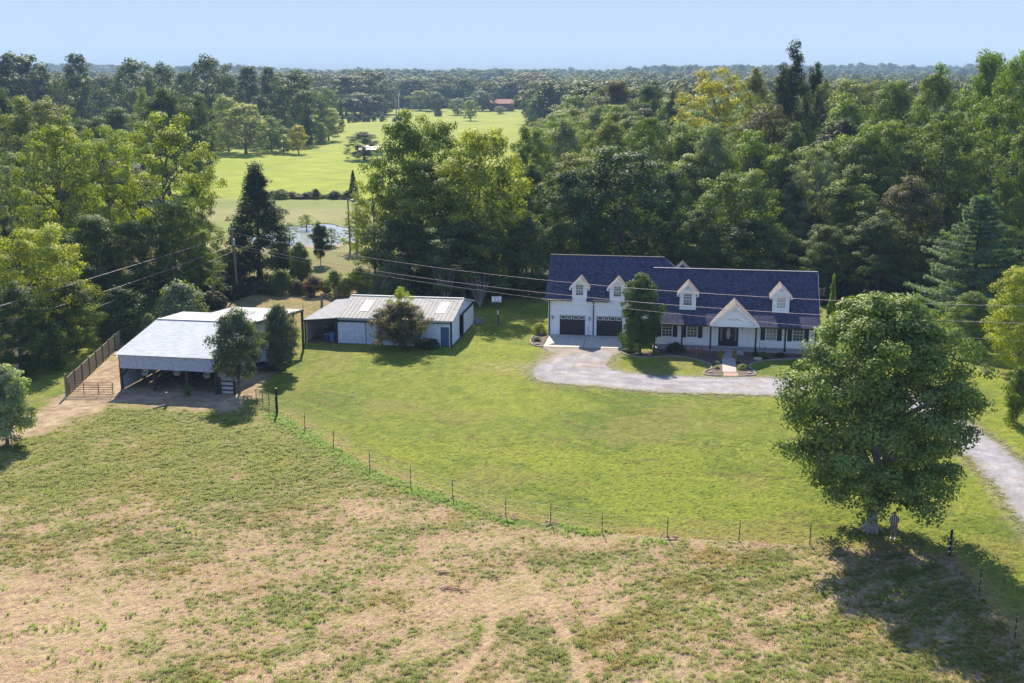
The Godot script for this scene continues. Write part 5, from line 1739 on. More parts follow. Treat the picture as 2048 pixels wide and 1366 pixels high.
func tint(key: String) -> StandardMaterial3D:
	var t := {
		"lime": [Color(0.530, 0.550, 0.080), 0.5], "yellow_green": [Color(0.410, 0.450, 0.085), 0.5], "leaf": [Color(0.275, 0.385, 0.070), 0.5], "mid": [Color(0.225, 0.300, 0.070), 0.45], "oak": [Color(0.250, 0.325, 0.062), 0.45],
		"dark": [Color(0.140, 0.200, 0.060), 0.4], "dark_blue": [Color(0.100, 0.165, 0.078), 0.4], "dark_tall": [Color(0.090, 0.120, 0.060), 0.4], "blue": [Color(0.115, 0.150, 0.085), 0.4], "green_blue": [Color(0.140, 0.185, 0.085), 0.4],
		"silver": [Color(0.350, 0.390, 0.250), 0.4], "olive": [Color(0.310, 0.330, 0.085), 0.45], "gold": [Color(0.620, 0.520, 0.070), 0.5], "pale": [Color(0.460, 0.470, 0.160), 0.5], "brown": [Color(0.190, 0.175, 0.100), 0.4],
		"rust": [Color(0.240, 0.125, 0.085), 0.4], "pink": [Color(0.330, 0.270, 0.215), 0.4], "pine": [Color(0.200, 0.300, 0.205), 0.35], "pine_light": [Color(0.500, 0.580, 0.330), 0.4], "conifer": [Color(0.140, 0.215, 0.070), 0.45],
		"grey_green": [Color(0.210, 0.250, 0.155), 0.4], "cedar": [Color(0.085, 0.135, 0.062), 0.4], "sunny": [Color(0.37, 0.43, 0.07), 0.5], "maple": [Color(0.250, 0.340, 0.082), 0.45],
	}
	var d: Array = t[key]
	var m := mat("leaf_" + key, d[0], 0.62, 0.0, "", Vector3.ONE, 0.3)
	m.vertex_color_use_as_albedo = true
	m.backlight_enabled = true
	m.backlight = Color(0.92, 0.98, 0.27) * (0.78 if key == "maple" else 1.0)
	return m


func bark(key: String, c: Color) -> StandardMaterial3D:
	return mat("bark_" + key, c, 0.95, 0.0, "stain", Vector3(2.0, 0.6, 2.0))


func put_leaf(b: B, p: Vector3, nrm: Vector3, smooth_n: Vector3, s: float, wide: float, c: Color, r: RandomNumberGenerator) -> void:
	var rv := Vector3(r.randf() - 0.5, r.randf() - 0.5, r.randf() - 0.5)
	var ax := nrm.cross(rv).normalized()
	var bx := nrm.cross(ax)
	var k := b.v.size()
	var dn := nrm * (s * 0.14)
	var sn := (smooth_n + nrm * 0.9).normalized()
	if wide > 0.6:  # a broad leaf of four corners
		b.v.append(p - ax * s)
		b.v.append(p + bx * (s * wide) + dn)
		b.v.append(p + ax * s)
		b.v.append(p - bx * (s * wide) + dn)
		for i in 4:
			b.n.append(sn)
			b.c.append(c)
		b.t.append_array([k, k + 1, k + 2, k, k + 2, k + 3])
		return
	b.v.append(p - ax * s)
	b.v.append(p + bx * (s * wide * 1.6) + dn)
	b.v.append(p + ax * s)
	for i in 3:
		b.n.append(sn)
		b.c.append(c)
	b.t.append_array([k, k + 1, k + 2])


func profile(kind: String, t: float) -> float:
	match kind:
		"round":
			return pow(maxf(0.0, 1.0 - pow(absf(t - 0.5) / 0.53, 2.6)), 0.5)
		"egg":
			var u := (t - 0.42) / (0.60 if t > 0.42 else 0.55)
			return pow(maxf(0.0, 1.0 - pow(absf(u), 2.2)), 0.55)
		"tall":
			var u := (t - 0.45) / (0.58 if t > 0.45 else 0.6)
			return pow(maxf(0.0, 1.0 - pow(absf(u), 2.0)), 0.5) * (1.0 - 0.12 * t)
		"cone":
			return pow(1.0 - t, 0.72) * (0.75 + 0.25 * minf(1.0, t * 8.0)) + 0.03
		"bush":
			return sqrt(maxf(0.0, 1.0 - t * t))
		"dome":
			return (pow(maxf(0.0, 1.0 - pow(maxf(0.0, t - 0.30) / 0.72, 2.4)), 0.55) if t > 0.30 else 0.76 + 0.24 * t / 0.30)
	return 1.0


func crown(k: Dictionary) -> Array:  # [crown mesh, trunk mesh]
	var r := RandomNumberGenerator.new()
	r.seed = k.seed
	var nz := FastNoiseLite.new()
	nz.seed = k.seed
	nz.frequency = 0.55
	var b := B.new()
	var hh: float = k.h
	var rad: float = k.r
	var y0: float = k.base * hh
	var cen := Vector3(0, lerpf(y0, hh, 0.4), 0)
	var clumps := []
	for i in k.clumps:
		var t := pow((i + r.randf()) / k.clumps, k.get("tp", 0.85))
		var an: float = i * 2.39996 + r.randf() * 0.9
		var d := Vector3(cos(an), 0, sin(an))
		var lobe: float = 1.0 + k.get("lobe", 0.32) * nz.get_noise_3d(d.x * 2.2, t * 3.4, d.z * 2.2) * 2.0
		var f := pow(r.randf(), 0.22 if k.kind == "cone" else 0.38)
		var rc: float = k.rc * r.randf_range(0.65, 1.3)
		var pr: float = maxf(0.0, profile(k.kind, t) * rad * lobe - rc * 0.6)
		var p := Vector3(d.x * pr * f, lerpf(y0 + rc * 0.4, hh - rc * 0.55, t) + r.randfn() * 0.03 * hh, d.z * pr * f)
		clumps.append([p, rc])
		var cv := r.randf_range(0.72, 1.0)
		var hue := r.randf()
		var outw := (p - cen).normalized()
		for j in int(k.leaves * rc * rc / (k.rc * k.rc)):
			var q := Vector3(r.randfn(), r.randfn(), r.randfn()).normalized()
			if q.y < -0.2 and r.randf() < 0.45:
				q.y = -q.y
			var rr := rc * pow(r.randf(), 0.45)
			var pos := p + Vector3(q.x * rr, q.y * rr * k.get("flat", 0.75), q.z * rr)
			if pos.y < 0.05:
				pos.y = 0.05 + 0.2 * r.randf()
			var rv := Vector3(r.randfn(), r.randfn(), r.randfn()) * 0.55
			var nrm := (q * 0.8 + outw * 0.35 + Vector3(0, 0.45, 0) + rv).normalized()
			var m := cv * r.randf_range(0.68, 1.0)
			var c := Color(m, m, m)
			if hue < 0.25:
				c = Color(m * 0.98, m, m * 0.8)
			elif hue > 0.8:
				c = Color(m * 0.86, m * 0.95, m)
			if k.has("flower") and q.y > -0.1 and r.randf() < k.flower:
				c = Color(1.0, m * 0.72, m * 0.95)
			elif k.has("flower"):
				c = Color(m * 0.5, m * 0.72, m * 0.35)
			put_leaf(b, pos, nrm, q * 0.6 + outw * 0.5, k.ls * r.randf_range(0.65, 1.2), k.get("wide", 0.55), c, r)
	# trunk and limbs
	var w := B.new()
	var tr: float = k.get("tr", 0.017 * hh)
	var top: float = hh * k.get("trunk_to", 0.72)
	var stems: int = k.get("stems", 1)
	for s in stems:
		var lean := Vector3(r.randfn() * 0.05, 0, r.randfn() * 0.05) * hh
		if stems > 1:
			lean = Vector3(cos(TAU * s / stems), 0, sin(TAU * s / stems)) * hh * 0.16
		var pts := []
		var rads := []
		for i in 7:
			var t := i / 6.0
			pts.append(Vector3(0, -0.1 + top * t, 0) + lean * t * t + Vector3(r.randfn(), 0, r.randfn()) * 0.006 * hh * t)
			rads.append(tr * (1.5 if i == 0 else 1.0 - 0.8 * t) / sqrt(stems))
		w.tube(pts, rads, 8)
	for i in k.get("limbs", 9):
		var cl: Array = clumps[(i * 7 + 3) % clumps.size()]
		var e: Vector3 = cl[0]
		var y := clampf(e.y - Vector2(e.x, e.z).length() * r.randf_range(0.5, 1.0), 0.12 * hh, top * 0.95)
		var a := Vector3(0, y, 0)
		e = a.lerp(e, 0.85)
		w.tube([a, a.lerp(e, 0.35) + Vector3.UP * 0.02 * hh, a.lerp(e, 0.7) + Vector3.UP * 0.015 * hh, e], [tr * 0.42, tr * 0.32, tr * 0.2, tr * 0.08], 5)
	return [b.mesh(), w.mesh()]


func pine_proto(sd: int) -> Array:
	var r := RandomNumberGenerator.new()
	r.seed = sd
	var b := B.new()
	var w := B.new()
	var hh := 15.0
	w.tube([Vector3(0, -0.1, 0), Vector3(0, 4, 0), Vector3(0, 9, 0), Vector3(0, hh - 0.3, 0)], [0.3, 0.22, 0.14, 0.03], 8)
	var y := 0.9
	while y < hh - 0.3:
		var t := y / hh
		var reach := 6.3 * pow(1.0 - t, 0.72) + 0.25
		var n := 5 if t < 0.75 else 4
		var a0 := r.randf() * TAU
		for i in n:
			var an := a0 + TAU * (i + r.randf_range(-0.2, 0.2)) / n
			var l := reach * r.randf_range(0.7, 1.12)
			var d := Vector3(cos(an), 0, sin(an))
			var tip := Vector3(0, y, 0) + d * l + Vector3.UP * l * r.randf_range(0.1, 0.3)
			w.tube([Vector3(0, y, 0), Vector3(0, y, 0).lerp(tip, 0.5) - Vector3.UP * 0.06 * l, tip], [0.06 * (1.0 - t) + 0.015, 0.04 * (1.0 - t) + 0.01, 0.008], 4)
			var cv := r.randf_range(0.75, 1.0)
			var side := d.cross(Vector3.UP)
			for j in int(150 * l):
				var u := pow(r.randf(), 0.65)
				var spread := (0.42 * l * (1.05 - u) + 0.22) * 0.62
				var p := Vector3(0, y, 0).lerp(tip, u * 1.03) + side * r.randfn() * spread * 0.62 + Vector3.UP * (r.randfn() * 0.12 + 0.1) - Vector3.UP * 0.05 * l * sin(PI * u)
				var nrm := (Vector3(r.randfn(), r.randfn() + 0.9, r.randfn()) + d * 0.5).normalized()
				var m := cv * r.randf_range(0.7, 1.0)
				put_leaf(b, p, nrm, (d + Vector3.UP * 0.8).normalized(), 0.2 * r.randf_range(0.7, 1.2), 0.2, Color(m * 0.95, m, m), r)
		y += r.randf_range(0.5, 0.8) * (1.0 if t < 0.8 else 0.7)
	return [b.mesh(), w.mesh()]


func proto(key: String) -> Array:
	if protos.has(key):
		return protos[key]
	var spec := {
		"oak_a": {"h": 20.0, "r": 7.2, "base": 0.04, "clumps": 150, "leaves": 165, "rc": 1.4, "ls": 0.23, "kind": "round", "seed": 101},
		"oak_b": {"h": 20.0, "r": 7.0, "base": 0.05, "clumps": 165, "leaves": 150, "rc": 1.3, "ls": 0.23, "kind": "egg", "seed": 202, "lobe": 0.42},
		"oak_c": {"h": 20.0, "r": 7.4, "base": 0.03, "clumps": 135, "leaves": 180, "rc": 1.5, "ls": 0.24, "kind": "dome", "seed": 303, "lobe": 0.36},
		"tall_a": {"h": 24.0, "r": 5.0, "base": 0.06, "clumps": 140, "leaves": 130, "rc": 1.15, "ls": 0.22, "kind": "tall", "seed": 404, "lobe": 0.5},
		"tall_b": {"h": 24.0, "r": 5.2, "base": 0.05, "clumps": 130, "leaves": 140, "rc": 1.2, "ls": 0.22, "kind": "tall", "seed": 505, "lobe": 0.6},
		"locust_a": {"h": 20.0, "r": 6.8, "base": 0.12, "clumps": 130, "leaves": 140, "rc": 1.15, "ls": 0.2, "kind": "egg", "seed": 606, "lobe": 0.5, "flat": 0.6, "limbs": 16},
		"locust_b": {"h": 20.0, "r": 6.9, "base": 0.14, "clumps": 120, "leaves": 145, "rc": 1.2, "ls": 0.2, "kind": "round", "seed": 707, "lobe": 0.5, "flat": 0.6, "limbs": 16},
		"cedar": {"h": 15.0, "r": 5.0, "base": 0.02, "clumps": 230, "leaves": 150, "rc": 0.95, "ls": 0.19, "kind": "cone", "seed": 808, "lobe": 0.22, "wide": 0.4, "tp": 1.25, "trunk_to": 0.9},
		"small_a": {"h": 6.0, "r": 2.5, "base": 0.1, "clumps": 130, "leaves": 150, "rc": 0.62, "ls": 0.125, "kind": "egg", "seed": 909, "lobe": 0.22, "tr": 0.13},
		"small_b": {"h": 6.0, "r": 2.5, "base": 0.2, "clumps": 110, "leaves": 130, "rc": 0.58, "ls": 0.12, "kind": "dome", "seed": 910, "lobe": 0.4, "stems": 3, "tr": 0.14},
		"shrub_a": {"h": 4.0, "r": 2.6, "base": 0.0, "clumps": 46, "leaves": 120, "rc": 0.75, "ls": 0.15, "kind": "bush", "seed": 111, "lobe": 0.25, "stems": 4, "tr": 0.06, "limbs": 6},
		"shrub_b": {"h": 4.0, "r": 2.6, "base": 0.0, "clumps": 44, "leaves": 110, "rc": 0.7, "ls": 0.15, "kind": "bush", "seed": 112, "lobe": 0.4, "stems": 4, "tr": 0.06, "limbs": 6},
		"crape": {"h": 6.0, "r": 3.1, "base": 0.12, "clumps": 120, "leaves": 130, "rc": 0.62, "ls": 0.12, "kind": "dome", "seed": 113, "lobe": 0.4, "stems": 4, "tr": 0.12, "flower": 0.28},
		"mid_a": {"h": 20.0, "r": 7.2, "base": 0.03, "clumps": 110, "leaves": 62, "rc": 1.6, "ls": 0.42, "kind": "round", "seed": 121, "lobe": 0.36},
		"mid_b": {"h": 20.0, "r": 7.0, "base": 0.08, "clumps": 110, "leaves": 60, "rc": 1.5, "ls": 0.42, "kind": "egg", "seed": 122, "lobe": 0.45},
		"mid_t": {"h": 24.0, "r": 5.2, "base": 0.04, "clumps": 120, "leaves": 48, "rc": 1.35, "ls": 0.4, "kind": "tall", "seed": 123, "lobe": 0.5},
		"far_a": {"h": 18.0, "r": 7.5, "base": 0.0, "clumps": 30, "leaves": 60, "rc": 2.8, "ls": 0.62, "kind": "round", "seed": 114, "limbs": 0, "wide": 0.7},
		"far_b": {"h": 18.0, "r": 7.2, "base": 0.0, "clumps": 32, "leaves": 56, "rc": 2.6, "ls": 0.6, "kind": "egg", "seed": 115, "limbs": 0, "wide": 0.7},
	}
	if key == "pine":
		protos[key] = pine_proto(9) + [15.0, 12.0]
	else:
		var k: Dictionary = spec[key.trim_suffix("2")]
		if key.ends_with("2"):
			k.seed += 1000
			k.clumps -= 12
			k.lobe = k.get("lobe", 0.32) + 0.1
		protos[key] = crown(k) + [k.h, k.r * 2.0]
	return protos[key]


func T(p: String, c: String, x: float, z: float, h: float, w: float, label: String, called := "tree", category := "tree", group := "", spin := -1.0) -> Node3D:
	if c == "pink":
		p = "crape"
	if z < -380.0 and not p in ["cedar", "pine"] and not p.begins_with("shrub"):
		p = {"oak_a": "mid_a", "oak_b": "mid_b", "oak_c": "mid_a", "tall_a": "mid_t", "tall_b": "mid_t", "locust_a": "mid_b", "locust_b": "mid_b"}[p]
	if p.begins_with("oak") and rng.randf() < 0.5:
		p += "2"
	var pr := proto(p)
	var o := thing(called, label, category, Vector3(x, land(x, z), z), spin if spin >= 0.0 else rng.randf() * TAU, group)
	var sw: float = w / pr[3]
	o.scale = Vector3(sw, h / pr[2], sw)
	obj("trunk", pr[1], bark("grey", Color(0.15, 0.125, 0.10)) if category != "pine" else bark("pine", Color(0.10, 0.07, 0.055)), o)
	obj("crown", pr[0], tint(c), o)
	return o


func make_trees() -> void:
	T("oak_a", "lime", -46.4, -112.0, 12.6, 10.0, "round tree with bright lime crown at the left, in front of the dark wood")
	T("locust_a", "yellow_green", -55.0, -140.0, 21.6, 12.3, "tall loose yellow-green tree above the lime round tree at the far left")
	T("locust_b", "yellow_green", -51.2, -146.0, 20.4, 9.4, "loose yellow-green tree between the two tallest trees of the left wood")
	T("locust_b", "yellow_green", -42.8, -142.0, 22.1, 13.0, "tallest loose yellow-green tree with dark forked trunk left of the dark cedar")
	T("oak_b", "mid", -41.7, -152.0, 14.5, 5.9, "narrow mid green tree on the right flank of the left wood")
	T("oak_c", "dark", -47.0, -128.0, 11.9, 9.5, "dark tree under the loose yellow-green trees, behind the lime round tree")
	T("oak_b", "dark", -43.3, -131.0, 10.9, 9.7, "dark green tree above the wooden board fence")
	T("oak_a", "mid", -40.4, -137.0, 12.3, 8.9, "mid green tree above the grey bush behind the open shed")
	T("oak_c", "mid", -38.0, -139.0, 7.2, 5.5, "small mid green tree beside the wooden utility pole")
	T("oak_b", "dark", -45.9, -104.0, 8.3, 6.9, "low dark tree at the left edge below the lime round tree")
	T("oak_c", "dark", -43.7, -112.0, 7.1, 5.9, "low dark tree right of the lime round tree's foot")
	T("shrub_a", "dark", -41.5, -119.0, 5.3, 7.9, "broad dark shrub along the wood's edge behind the board fence", "shrub", "shrub")
	T("shrub_b", "dark", -43.6, -105.0, 4.8, 5.1, "dark shrub at the foot of the lime round tree", "shrub", "shrub")
	T("shrub_a", "dark", -40.9, -126.0, 3.2, 5.0, "dark shrub left of the silver bush behind the open shed", "shrub", "shrub")
	T("locust_a", "silver", -66.1, -152.0, 15.8, 7.2, "thin greyish tree at the left edge above the lime round tree")
	T("oak_a", "olive", -88.0, -215.0, 22.7, 16.0, "olive brown rounded tree far left behind the loose yellow-green trees")
	T("oak_b", "dark", -100.5, -232.0, 23.1, 10.8, "dark tree at the left edge beside the olive brown rounded tree")
	T("oak_c", "dark", -77.8, -262.0, 23.7, 16.7, "broad dark tree with flat top beyond the left wood")
	T("oak_a", "dark", -73.4, -270.0, 22.2, 12.6, "dark tree with a paler right flank beside the far lime field")
	T("oak_c", "dark", -96.2, -285.0, 18.9, 15.8, "low dark tree left of the broad dark flat-topped tree")
	T("oak_b", "yellow_green", -97.3, -310.0, 22.7, 7.9, "small yellow-green tree top peeping out above the low dark trees")
	T("oak_a", "dark", -93.7, -260.0, 17.5, 13.3, "dark tree behind the crowns of the loose yellow-green trees")
	T("locust_a", "pale", -90.6, -396.0, 16.8, 17.7, "pale yellow tree with visible trunk standing in the lime field")
	T("oak_b", "pale", -99.3, -408.0, 19.2, 12.1, "pale yellow tree behind the field's pale tree with visible trunk")
	T("oak_c", "mid", -84.3, -408.0, 11.9, 10.5, "mid green tree right of the pale field tree")
	T("oak_a", "mid", -78.6, -400.0, 8.8, 8.6, "small green tree left of the little golden tree")
	T("locust_b", "gold", -73.0, -398.0, 9.8, 7.5, "little golden tree alone in the lime field")
	T("cedar", "dark_blue", -77.2, -440.0, 12.5, 4.9, "slim dark cedar behind the little golden tree")
	T("oak_b", "yellow_green", -74.7, -475.0, 13.3, 13.8, "round yellow-green tree right of the slim dark cedar")
	T("shrub_b", "yellow_green", -74.7, -455.0, 8.2, 9.7, "yellow-green bush at the foot of the slim dark cedar", "bush", "bush")
	T("cedar", "dark_blue", -81.7, -560.0, 14.8, 3.1, "tiny dark cedar at the far field's edge")
	T("oak_c", "dark_blue", -47.6, -374.0, 8.9, 12.2, "round dark tree before a white roof at the field's side")
	T("cedar", "dark", -35.2, -256.0, 6.1, 3.0, "small dark cedar on the pond's far side below the lime field")
	T("oak_b", "blue", -179.3, -430.0, 34.6, 27.2, "large blue-green tree at the skyline's left end")
	T("oak_c", "blue", -176.8, -445.0, 28.4, 16.9, "blue-green tree right of the skyline's leftmost large tree")
	T("tall_a", "blue", -154.8, -420.0, 33.9, 13.5, "tall slim tree standing above the skyline at left")
	T("oak_a", "blue", -186.1, -480.0, 23.1, 16.3, "low blue-green tree left of the tall slim skyline tree")
	T("oak_b", "blue", -182.0, -520.0, 20.0, 15.5, "low hazy tree right of the tall slim skyline tree")
	T("oak_a", "green_blue", -150.7, -470.0, 31.2, 22.8, "broad skyline tree right of the tall slim one")
	T("oak_c", "blue", -146.2, -490.0, 30.1, 17.6, "grey-green skyline tree beside the broad skyline tree")
	T("oak_b", "blue", -140.2, -505.0, 27.7, 15.0, "lower hazy tree in the skyline's dip")
	T("oak_c", "blue", -123.4, -480.0, 33.2, 21.3, "tall rounded skyline tree above the pale field trees")
	T("oak_a", "blue", -112.7, -470.0, 26.1, 11.9, "slim blue-green tree right of the tall rounded skyline tree")
	T("tall_b", "blue", -102.9, -460.0, 30.2, 13.6, "dark upright skyline tree left of the great round one")
	T("tall_a", "blue", -99.2, -480.0, 29.9, 11.2, "dark upright skyline tree touching the great round one")
	T("oak_a", "green_blue", -86.7, -470.0, 27.7, 22.9, "great round green tree above the slim dark cedar")
	T("oak_b", "green_blue", -77.9, -440.0, 20.8, 14.0, "round tree below the great round green one")
	T("oak_c", "mid", -88.5, -560.0, 19.4, 15.2, "lighter green tree right of the great round green tree")
	T("oak_c", "blue", -186.2, -540.0, 26.0, 18.3, "hazy tree between the tall slim and the broad skyline trees")
	T("tall_b", "mid", -106.7, -430.0, 20.0, 9.1, "thin green top left of the pale yellow field trees")
	T("oak_b", "blue", -92.2, -430.0, 19.1, 11.0, "shaded tree behind the pale field tree")
	T("oak_b", "blue", -105.3, -744.0, 25.4, 34.7, "hazy tree left of the far field's round trees")
	T("oak_a", "blue", -93.9, -768.0, 28.5, 30.9, "tallest hazy tree above the far field's left end")
	T("oak_c", "blue", -123.8, -792.0, 25.3, 26.8, "hazy tree at the left of the far field")
	T("oak_c", "green_blue", -84.1, -780.0, 18.2, 19.9, "hazy round tree behind the thin far utility poles")
	T("oak_c", "blue", -93.0, -720.0, 15.0, 27.5, "low dark hedge tree at the far field's left edge")
	T("oak_a", "blue", -83.0, -726.0, 13.4, 15.4, "low round tree left of the far utility poles")
	T("oak_a", "green_blue", -75.0, -912.0, 23.1, 38.6, "broad hazy tree right of the far utility poles")
	T("oak_b", "blue", -56.5, -960.0, 24.1, 24.4, "hazy tree right of the broad hazy one")
	T("locust_a", "yellow_green", -65.7, -840.0, 14.0, 18.6, "yellowish tree at the far field's upper edge")
	T("oak_c", "green_blue", -54.9, -828.0, 13.5, 17.6, "round blue-green tree beside the yellowish far field tree")
	T("oak_b", "green_blue", -43.3, -936.0, 17.9, 37.7, "wide hazy tree left of the red-roofed house")
	T("oak_a", "silver", -35.6, -768.0, 10.7, 13.1, "silvery small tree in the far field")
	T("oak_b", "yellow_green", -23.7, -672.0, 11.7, 9.7, "small yellow-green tree alone on the far field")
	T("cedar", "green_blue", -46.9, -744.0, 8.8, 6.3, "little pale cedar on the far field's edge")
	T("oak_c", "dark_blue", -21.1, -840.0, 14.0, 21.4, "dark round tree just left of the red-roofed house")
	T("oak_a", "silver", -8.0, -780.0, 5.2, 8.0, "small silvery tree before the red-roofed house")
	T("oak_b", "green_blue", 11.0, -684.0, 21.9, 13.3, "upright blue-green tree right of the red-roofed house")
	T("oak_a", "brown", 15.8, -912.0, 26.1, 38.6, "tall brownish tree behind the red-roofed house")
	T("oak_c", "dark_blue", 25.7, -624.0, 21.6, 11.1, "very dark round tree right of the red-roofed house")
	T("oak_b", "green_blue", 43.1, -720.0, 21.0, 18.3, "hazy round tree right of the very dark round one")
	T("oak_a", "mid", 14.3, -600.0, 15.4, 11.5, "mid green tree below the upright blue-green one")
	T("oak_b", "silver", 27.8, -564.0, 16.6, 14.4, "pale green tree below the very dark round one")
	T("oak_b", "oak", -13.6, -150.0, 21.6, 12.2, "tall green tree with small knobbly top left of the bright yellow-green one")
	T("oak_a", "oak", -10.4, -156.0, 20.9, 10.0, "green tree top just left of the bright yellow-green crown")
	T("oak_a", "lime", -3.8, -145.0, 20.4, 13.3, "bright yellow-green crown of the tree wood behind the barn")
	T("oak_a", "sunny", -9.2, -147.0, 16.6, 15.8, "great mid green tree in the middle behind the barn")
	T("oak_b", "oak", -1.2, -147.0, 15.6, 6.0, "green tree at the right flank of the bright yellow-green crown")
	T("locust_b", "yellow_green", -18.1, -150.0, 14.4, 7.5, "yellow-green tree leaning over the pond's right bank")
	T("locust_a", "pale", -24.2, -178.0, 6.2, 4.6, "pale yellow willow behind the second utility pole")
	T("oak_c", "dark", -14.2, -139.0, 9.9, 10.3, "dark low tree behind the barn's left half")
	T("oak_b", "dark", -6.0, -139.0, 9.9, 12.7, "dark low tree behind the bare grey shrub")
	T("tall_a", "dark", 2.7, -153.0, 15.4, 5.6, "slim dark tree between the bright crown and the blue-black trees")
	T("oak_a", "dark_blue", 14.1, -149.0, 17.8, 16.0, "huge blue-black tree right above the garage roof")
	T("oak_b", "dark_blue", 7.6, -146.0, 15.4, 10.1, "blue-black tree behind the garage's left corner")
	T("oak_c", "dark_blue", 20.3, -151.0, 14.6, 7.8, "blue-black tree behind the two roofs' joint")
	T("oak_b", "dark", 1.9, -141.0, 10.3, 7.4, "dark tree left of the garage, behind the basketball hoop")
	T("oak_a", "mid", 2.9, -186.0, 18.8, 8.4, "mid green tree behind the bright yellow-green crown")
	T("oak_c", "silver", 9.1, -202.0, 19.3, 10.4, "silvery green tree in the middle of the wood")
	T("oak_b", "olive", 15.7, -192.0, 19.5, 11.5, "olive tree above the huge blue-black one")
	T("oak_c", "silver", 19.1, -262.0, 19.7, 10.0, "silvery green tree farther off at the lime field's right end")
	T("locust_a", "mid", 21.4, -182.0, 21.0, 10.1, "loose mid green tree between the olive and the yellow trees")
	T("oak_a", "silver", 27.5, -186.0, 19.2, 9.5, "silvery tree with grey boughs left of the yellow tree")
	T("oak_c", "brown", 29.1, -330.0, 24.9, 16.8, "brown-grey tree at the skyline above the olive tree")
	T("oak_b", "dark", 36.3, -310.0, 23.8, 11.8, "dark tree at the skyline left of the yellow one")
	T("tall_b", "dark", 39.6, -290.0, 21.8, 8.6, "dark narrow tree below the skyline left of the yellow one")
	T("locust_b", "gold", 40.9, -232.0, 27.5, 17.7, "yellow tree standing out of the wood behind the house")
	T("tall_a", "olive", 44.2, -214.0, 27.7, 7.2, "dark olive narrow top between the yellow tree and the tallest")
	T("tall_b", "dark_tall", 49.3, -206.0, 30.6, 9.6, "tallest dark tree with ragged double top at the skyline")
	T("tall_a", "dark_tall", 53.7, -208.0, 28.7, 5.3, "ragged dark top right beside the tallest tree")
	T("tall_b", "dark_tall", 46.7, -204.0, 26.9, 6.9, "dark shoulder of the wood left of the tallest tree")
	T("oak_a", "brown", 40.7, -187.0, 21.9, 13.6, "brownish tree below the dark olive narrow top")
	T("oak_b", "dark", 43.1, -178.0, 18.8, 9.9, "dark tree under the tallest tree")
	T("oak_c", "silver", 29.2, -170.0, 19.7, 8.7, "silvery tree below the yellow one")
	T("oak_a", "mid", 29.3, -147.0, 15.0, 12.4, "soft mid green tree right behind the main roof")
	T("oak_b", "dark", 39.0, -166.0, 15.8, 9.3, "dark tree behind the soft mid green one")
	T("oak_c", "dark", 29.2, -141.0, 9.7, 11.7, "dark low tree behind the main roof's middle")
	T("oak_b", "dark", 23.4, -143.0, 10.7, 7.5, "dark low tree behind the main roof's left end")
	T("locust_a", "silver", 42.2, -161.0, 17.5, 9.7, "silver-leaved tree at the right end of the main roof")
	T("oak_b", "leaf", 54.4, -192.0, 22.9, 13.1, "bright leaf green tree right of the tallest dark one")
	T("oak_a", "olive", 76.8, -262.0, 25.3, 20.0, "orange-olive tree at the skyline right of the tallest")
	T("oak_c", "olive", 75.7, -285.0, 24.9, 10.9, "olive tree at the skyline just right of the tallest")
	T("locust_b", "leaf", 52.3, -172.0, 19.4, 11.0, "leaf green tree in front of the bright leaf green one")
	T("oak_c", "mid", 70.6, -216.0, 25.5, 14.7, "mid green tree below the right skyline")
	T("oak_a", "oak", 56.4, -171.0, 20.2, 12.4, "dull green tree in the middle of the right wood")
	T("oak_b", "oak", 74.6, -206.0, 27.5, 12.2, "dull green tree high in the right wood")
	T("locust_a", "mid", 61.4, -166.0, 21.1, 13.5, "loose green tree with pale boughs in the right wood")
	T("oak_c", "leaf", 77.8, -192.0, 30.7, 12.1, "tall bright green tree at the skyline's right end")
	T("oak_a", "leaf", 78.4, -182.0, 30.1, 10.0, "bright green tree cut by the picture's right edge")
	T("locust_b", "mid", 67.3, -162.0, 23.6, 13.8, "loose green tree in front of the tall bright green ones")
	T("oak_b", "mid", 66.9, -150.0, 20.1, 9.6, "mid green tree at the right edge above the pine")
	T("tall_b", "mid", 44.7, -152.0, 14.5, 10.5, "green tree with a pale bare trunk right of the main roof")
	T("oak_c", "brown", 50.9, -147.0, 14.3, 10.8, "tree overgrown with brownish leaves left of the pine")
	T("oak_b", "dark", 45.8, -142.0, 10.2, 10.5, "dark low tree behind the maple's top")
	T("oak_a", "dark", 52.3, -139.0, 8.1, 9.1, "dark low tree at the pine's left foot")
	T("oak_c", "dark", 39.4, -143.0, 8.8, 8.1, "dark low tree at the right gable of the house")
	T("oak_b", "dark", 58.9, -140.0, 9.8, 9.2, "dark tree behind the pine")
	T("pine", "pine", 51.0, -125.0, 14.4, 14.4, "blue-green white pine with layered boughs at the right", "pine_tree", "pine")
	T("oak_a", "lime", 47.2, -104.0, 9.8, 6.9, "yellow-green tree at the right edge below the pine")
	T("oak_c", "mid", 46.3, -113.0, 5.9, 6.0, "dark green tree between the maple and the right edge")
	T("shrub_b", "mid", 40.3, -88.0, 4.6, 3.2, "small shrub at the right edge of the lawn", "shrub", "shrub")
	T("cedar", "leaf", 31.8, -112.0, 7.6, 1.7, "young light green cedar top peeping over the maple's left shoulder")
	T("small_a", "conifer", 12.8, -111.8, 7.8, 4.8, "dense dark tree in front of the second garage door")
	T("small_b", "grey_green", -23.8, -96.8, 7.3, 5.1, "grey-green tree at the right front corner of the open shed")
	T("small_a", "grey_green", -21.7, -104.5, 6.2, 3.9, "dark round tree right of the shed's grey-green corner tree")
	T("shrub_a", "silver", -35.7, -121.0, 5.6, 7.5, "big silver-leaved bush behind the open shed", "bush", "bush")
	T("shrub_b", "silver", -37.9, -117.0, 2.9, 2.6, "small silver-leaved bush by the board fence's far end", "bush", "bush")
	T("cedar", "cedar", -34.0, -153.0, 15.2, 12.2, "big dark conical cedar beside the utility pole")
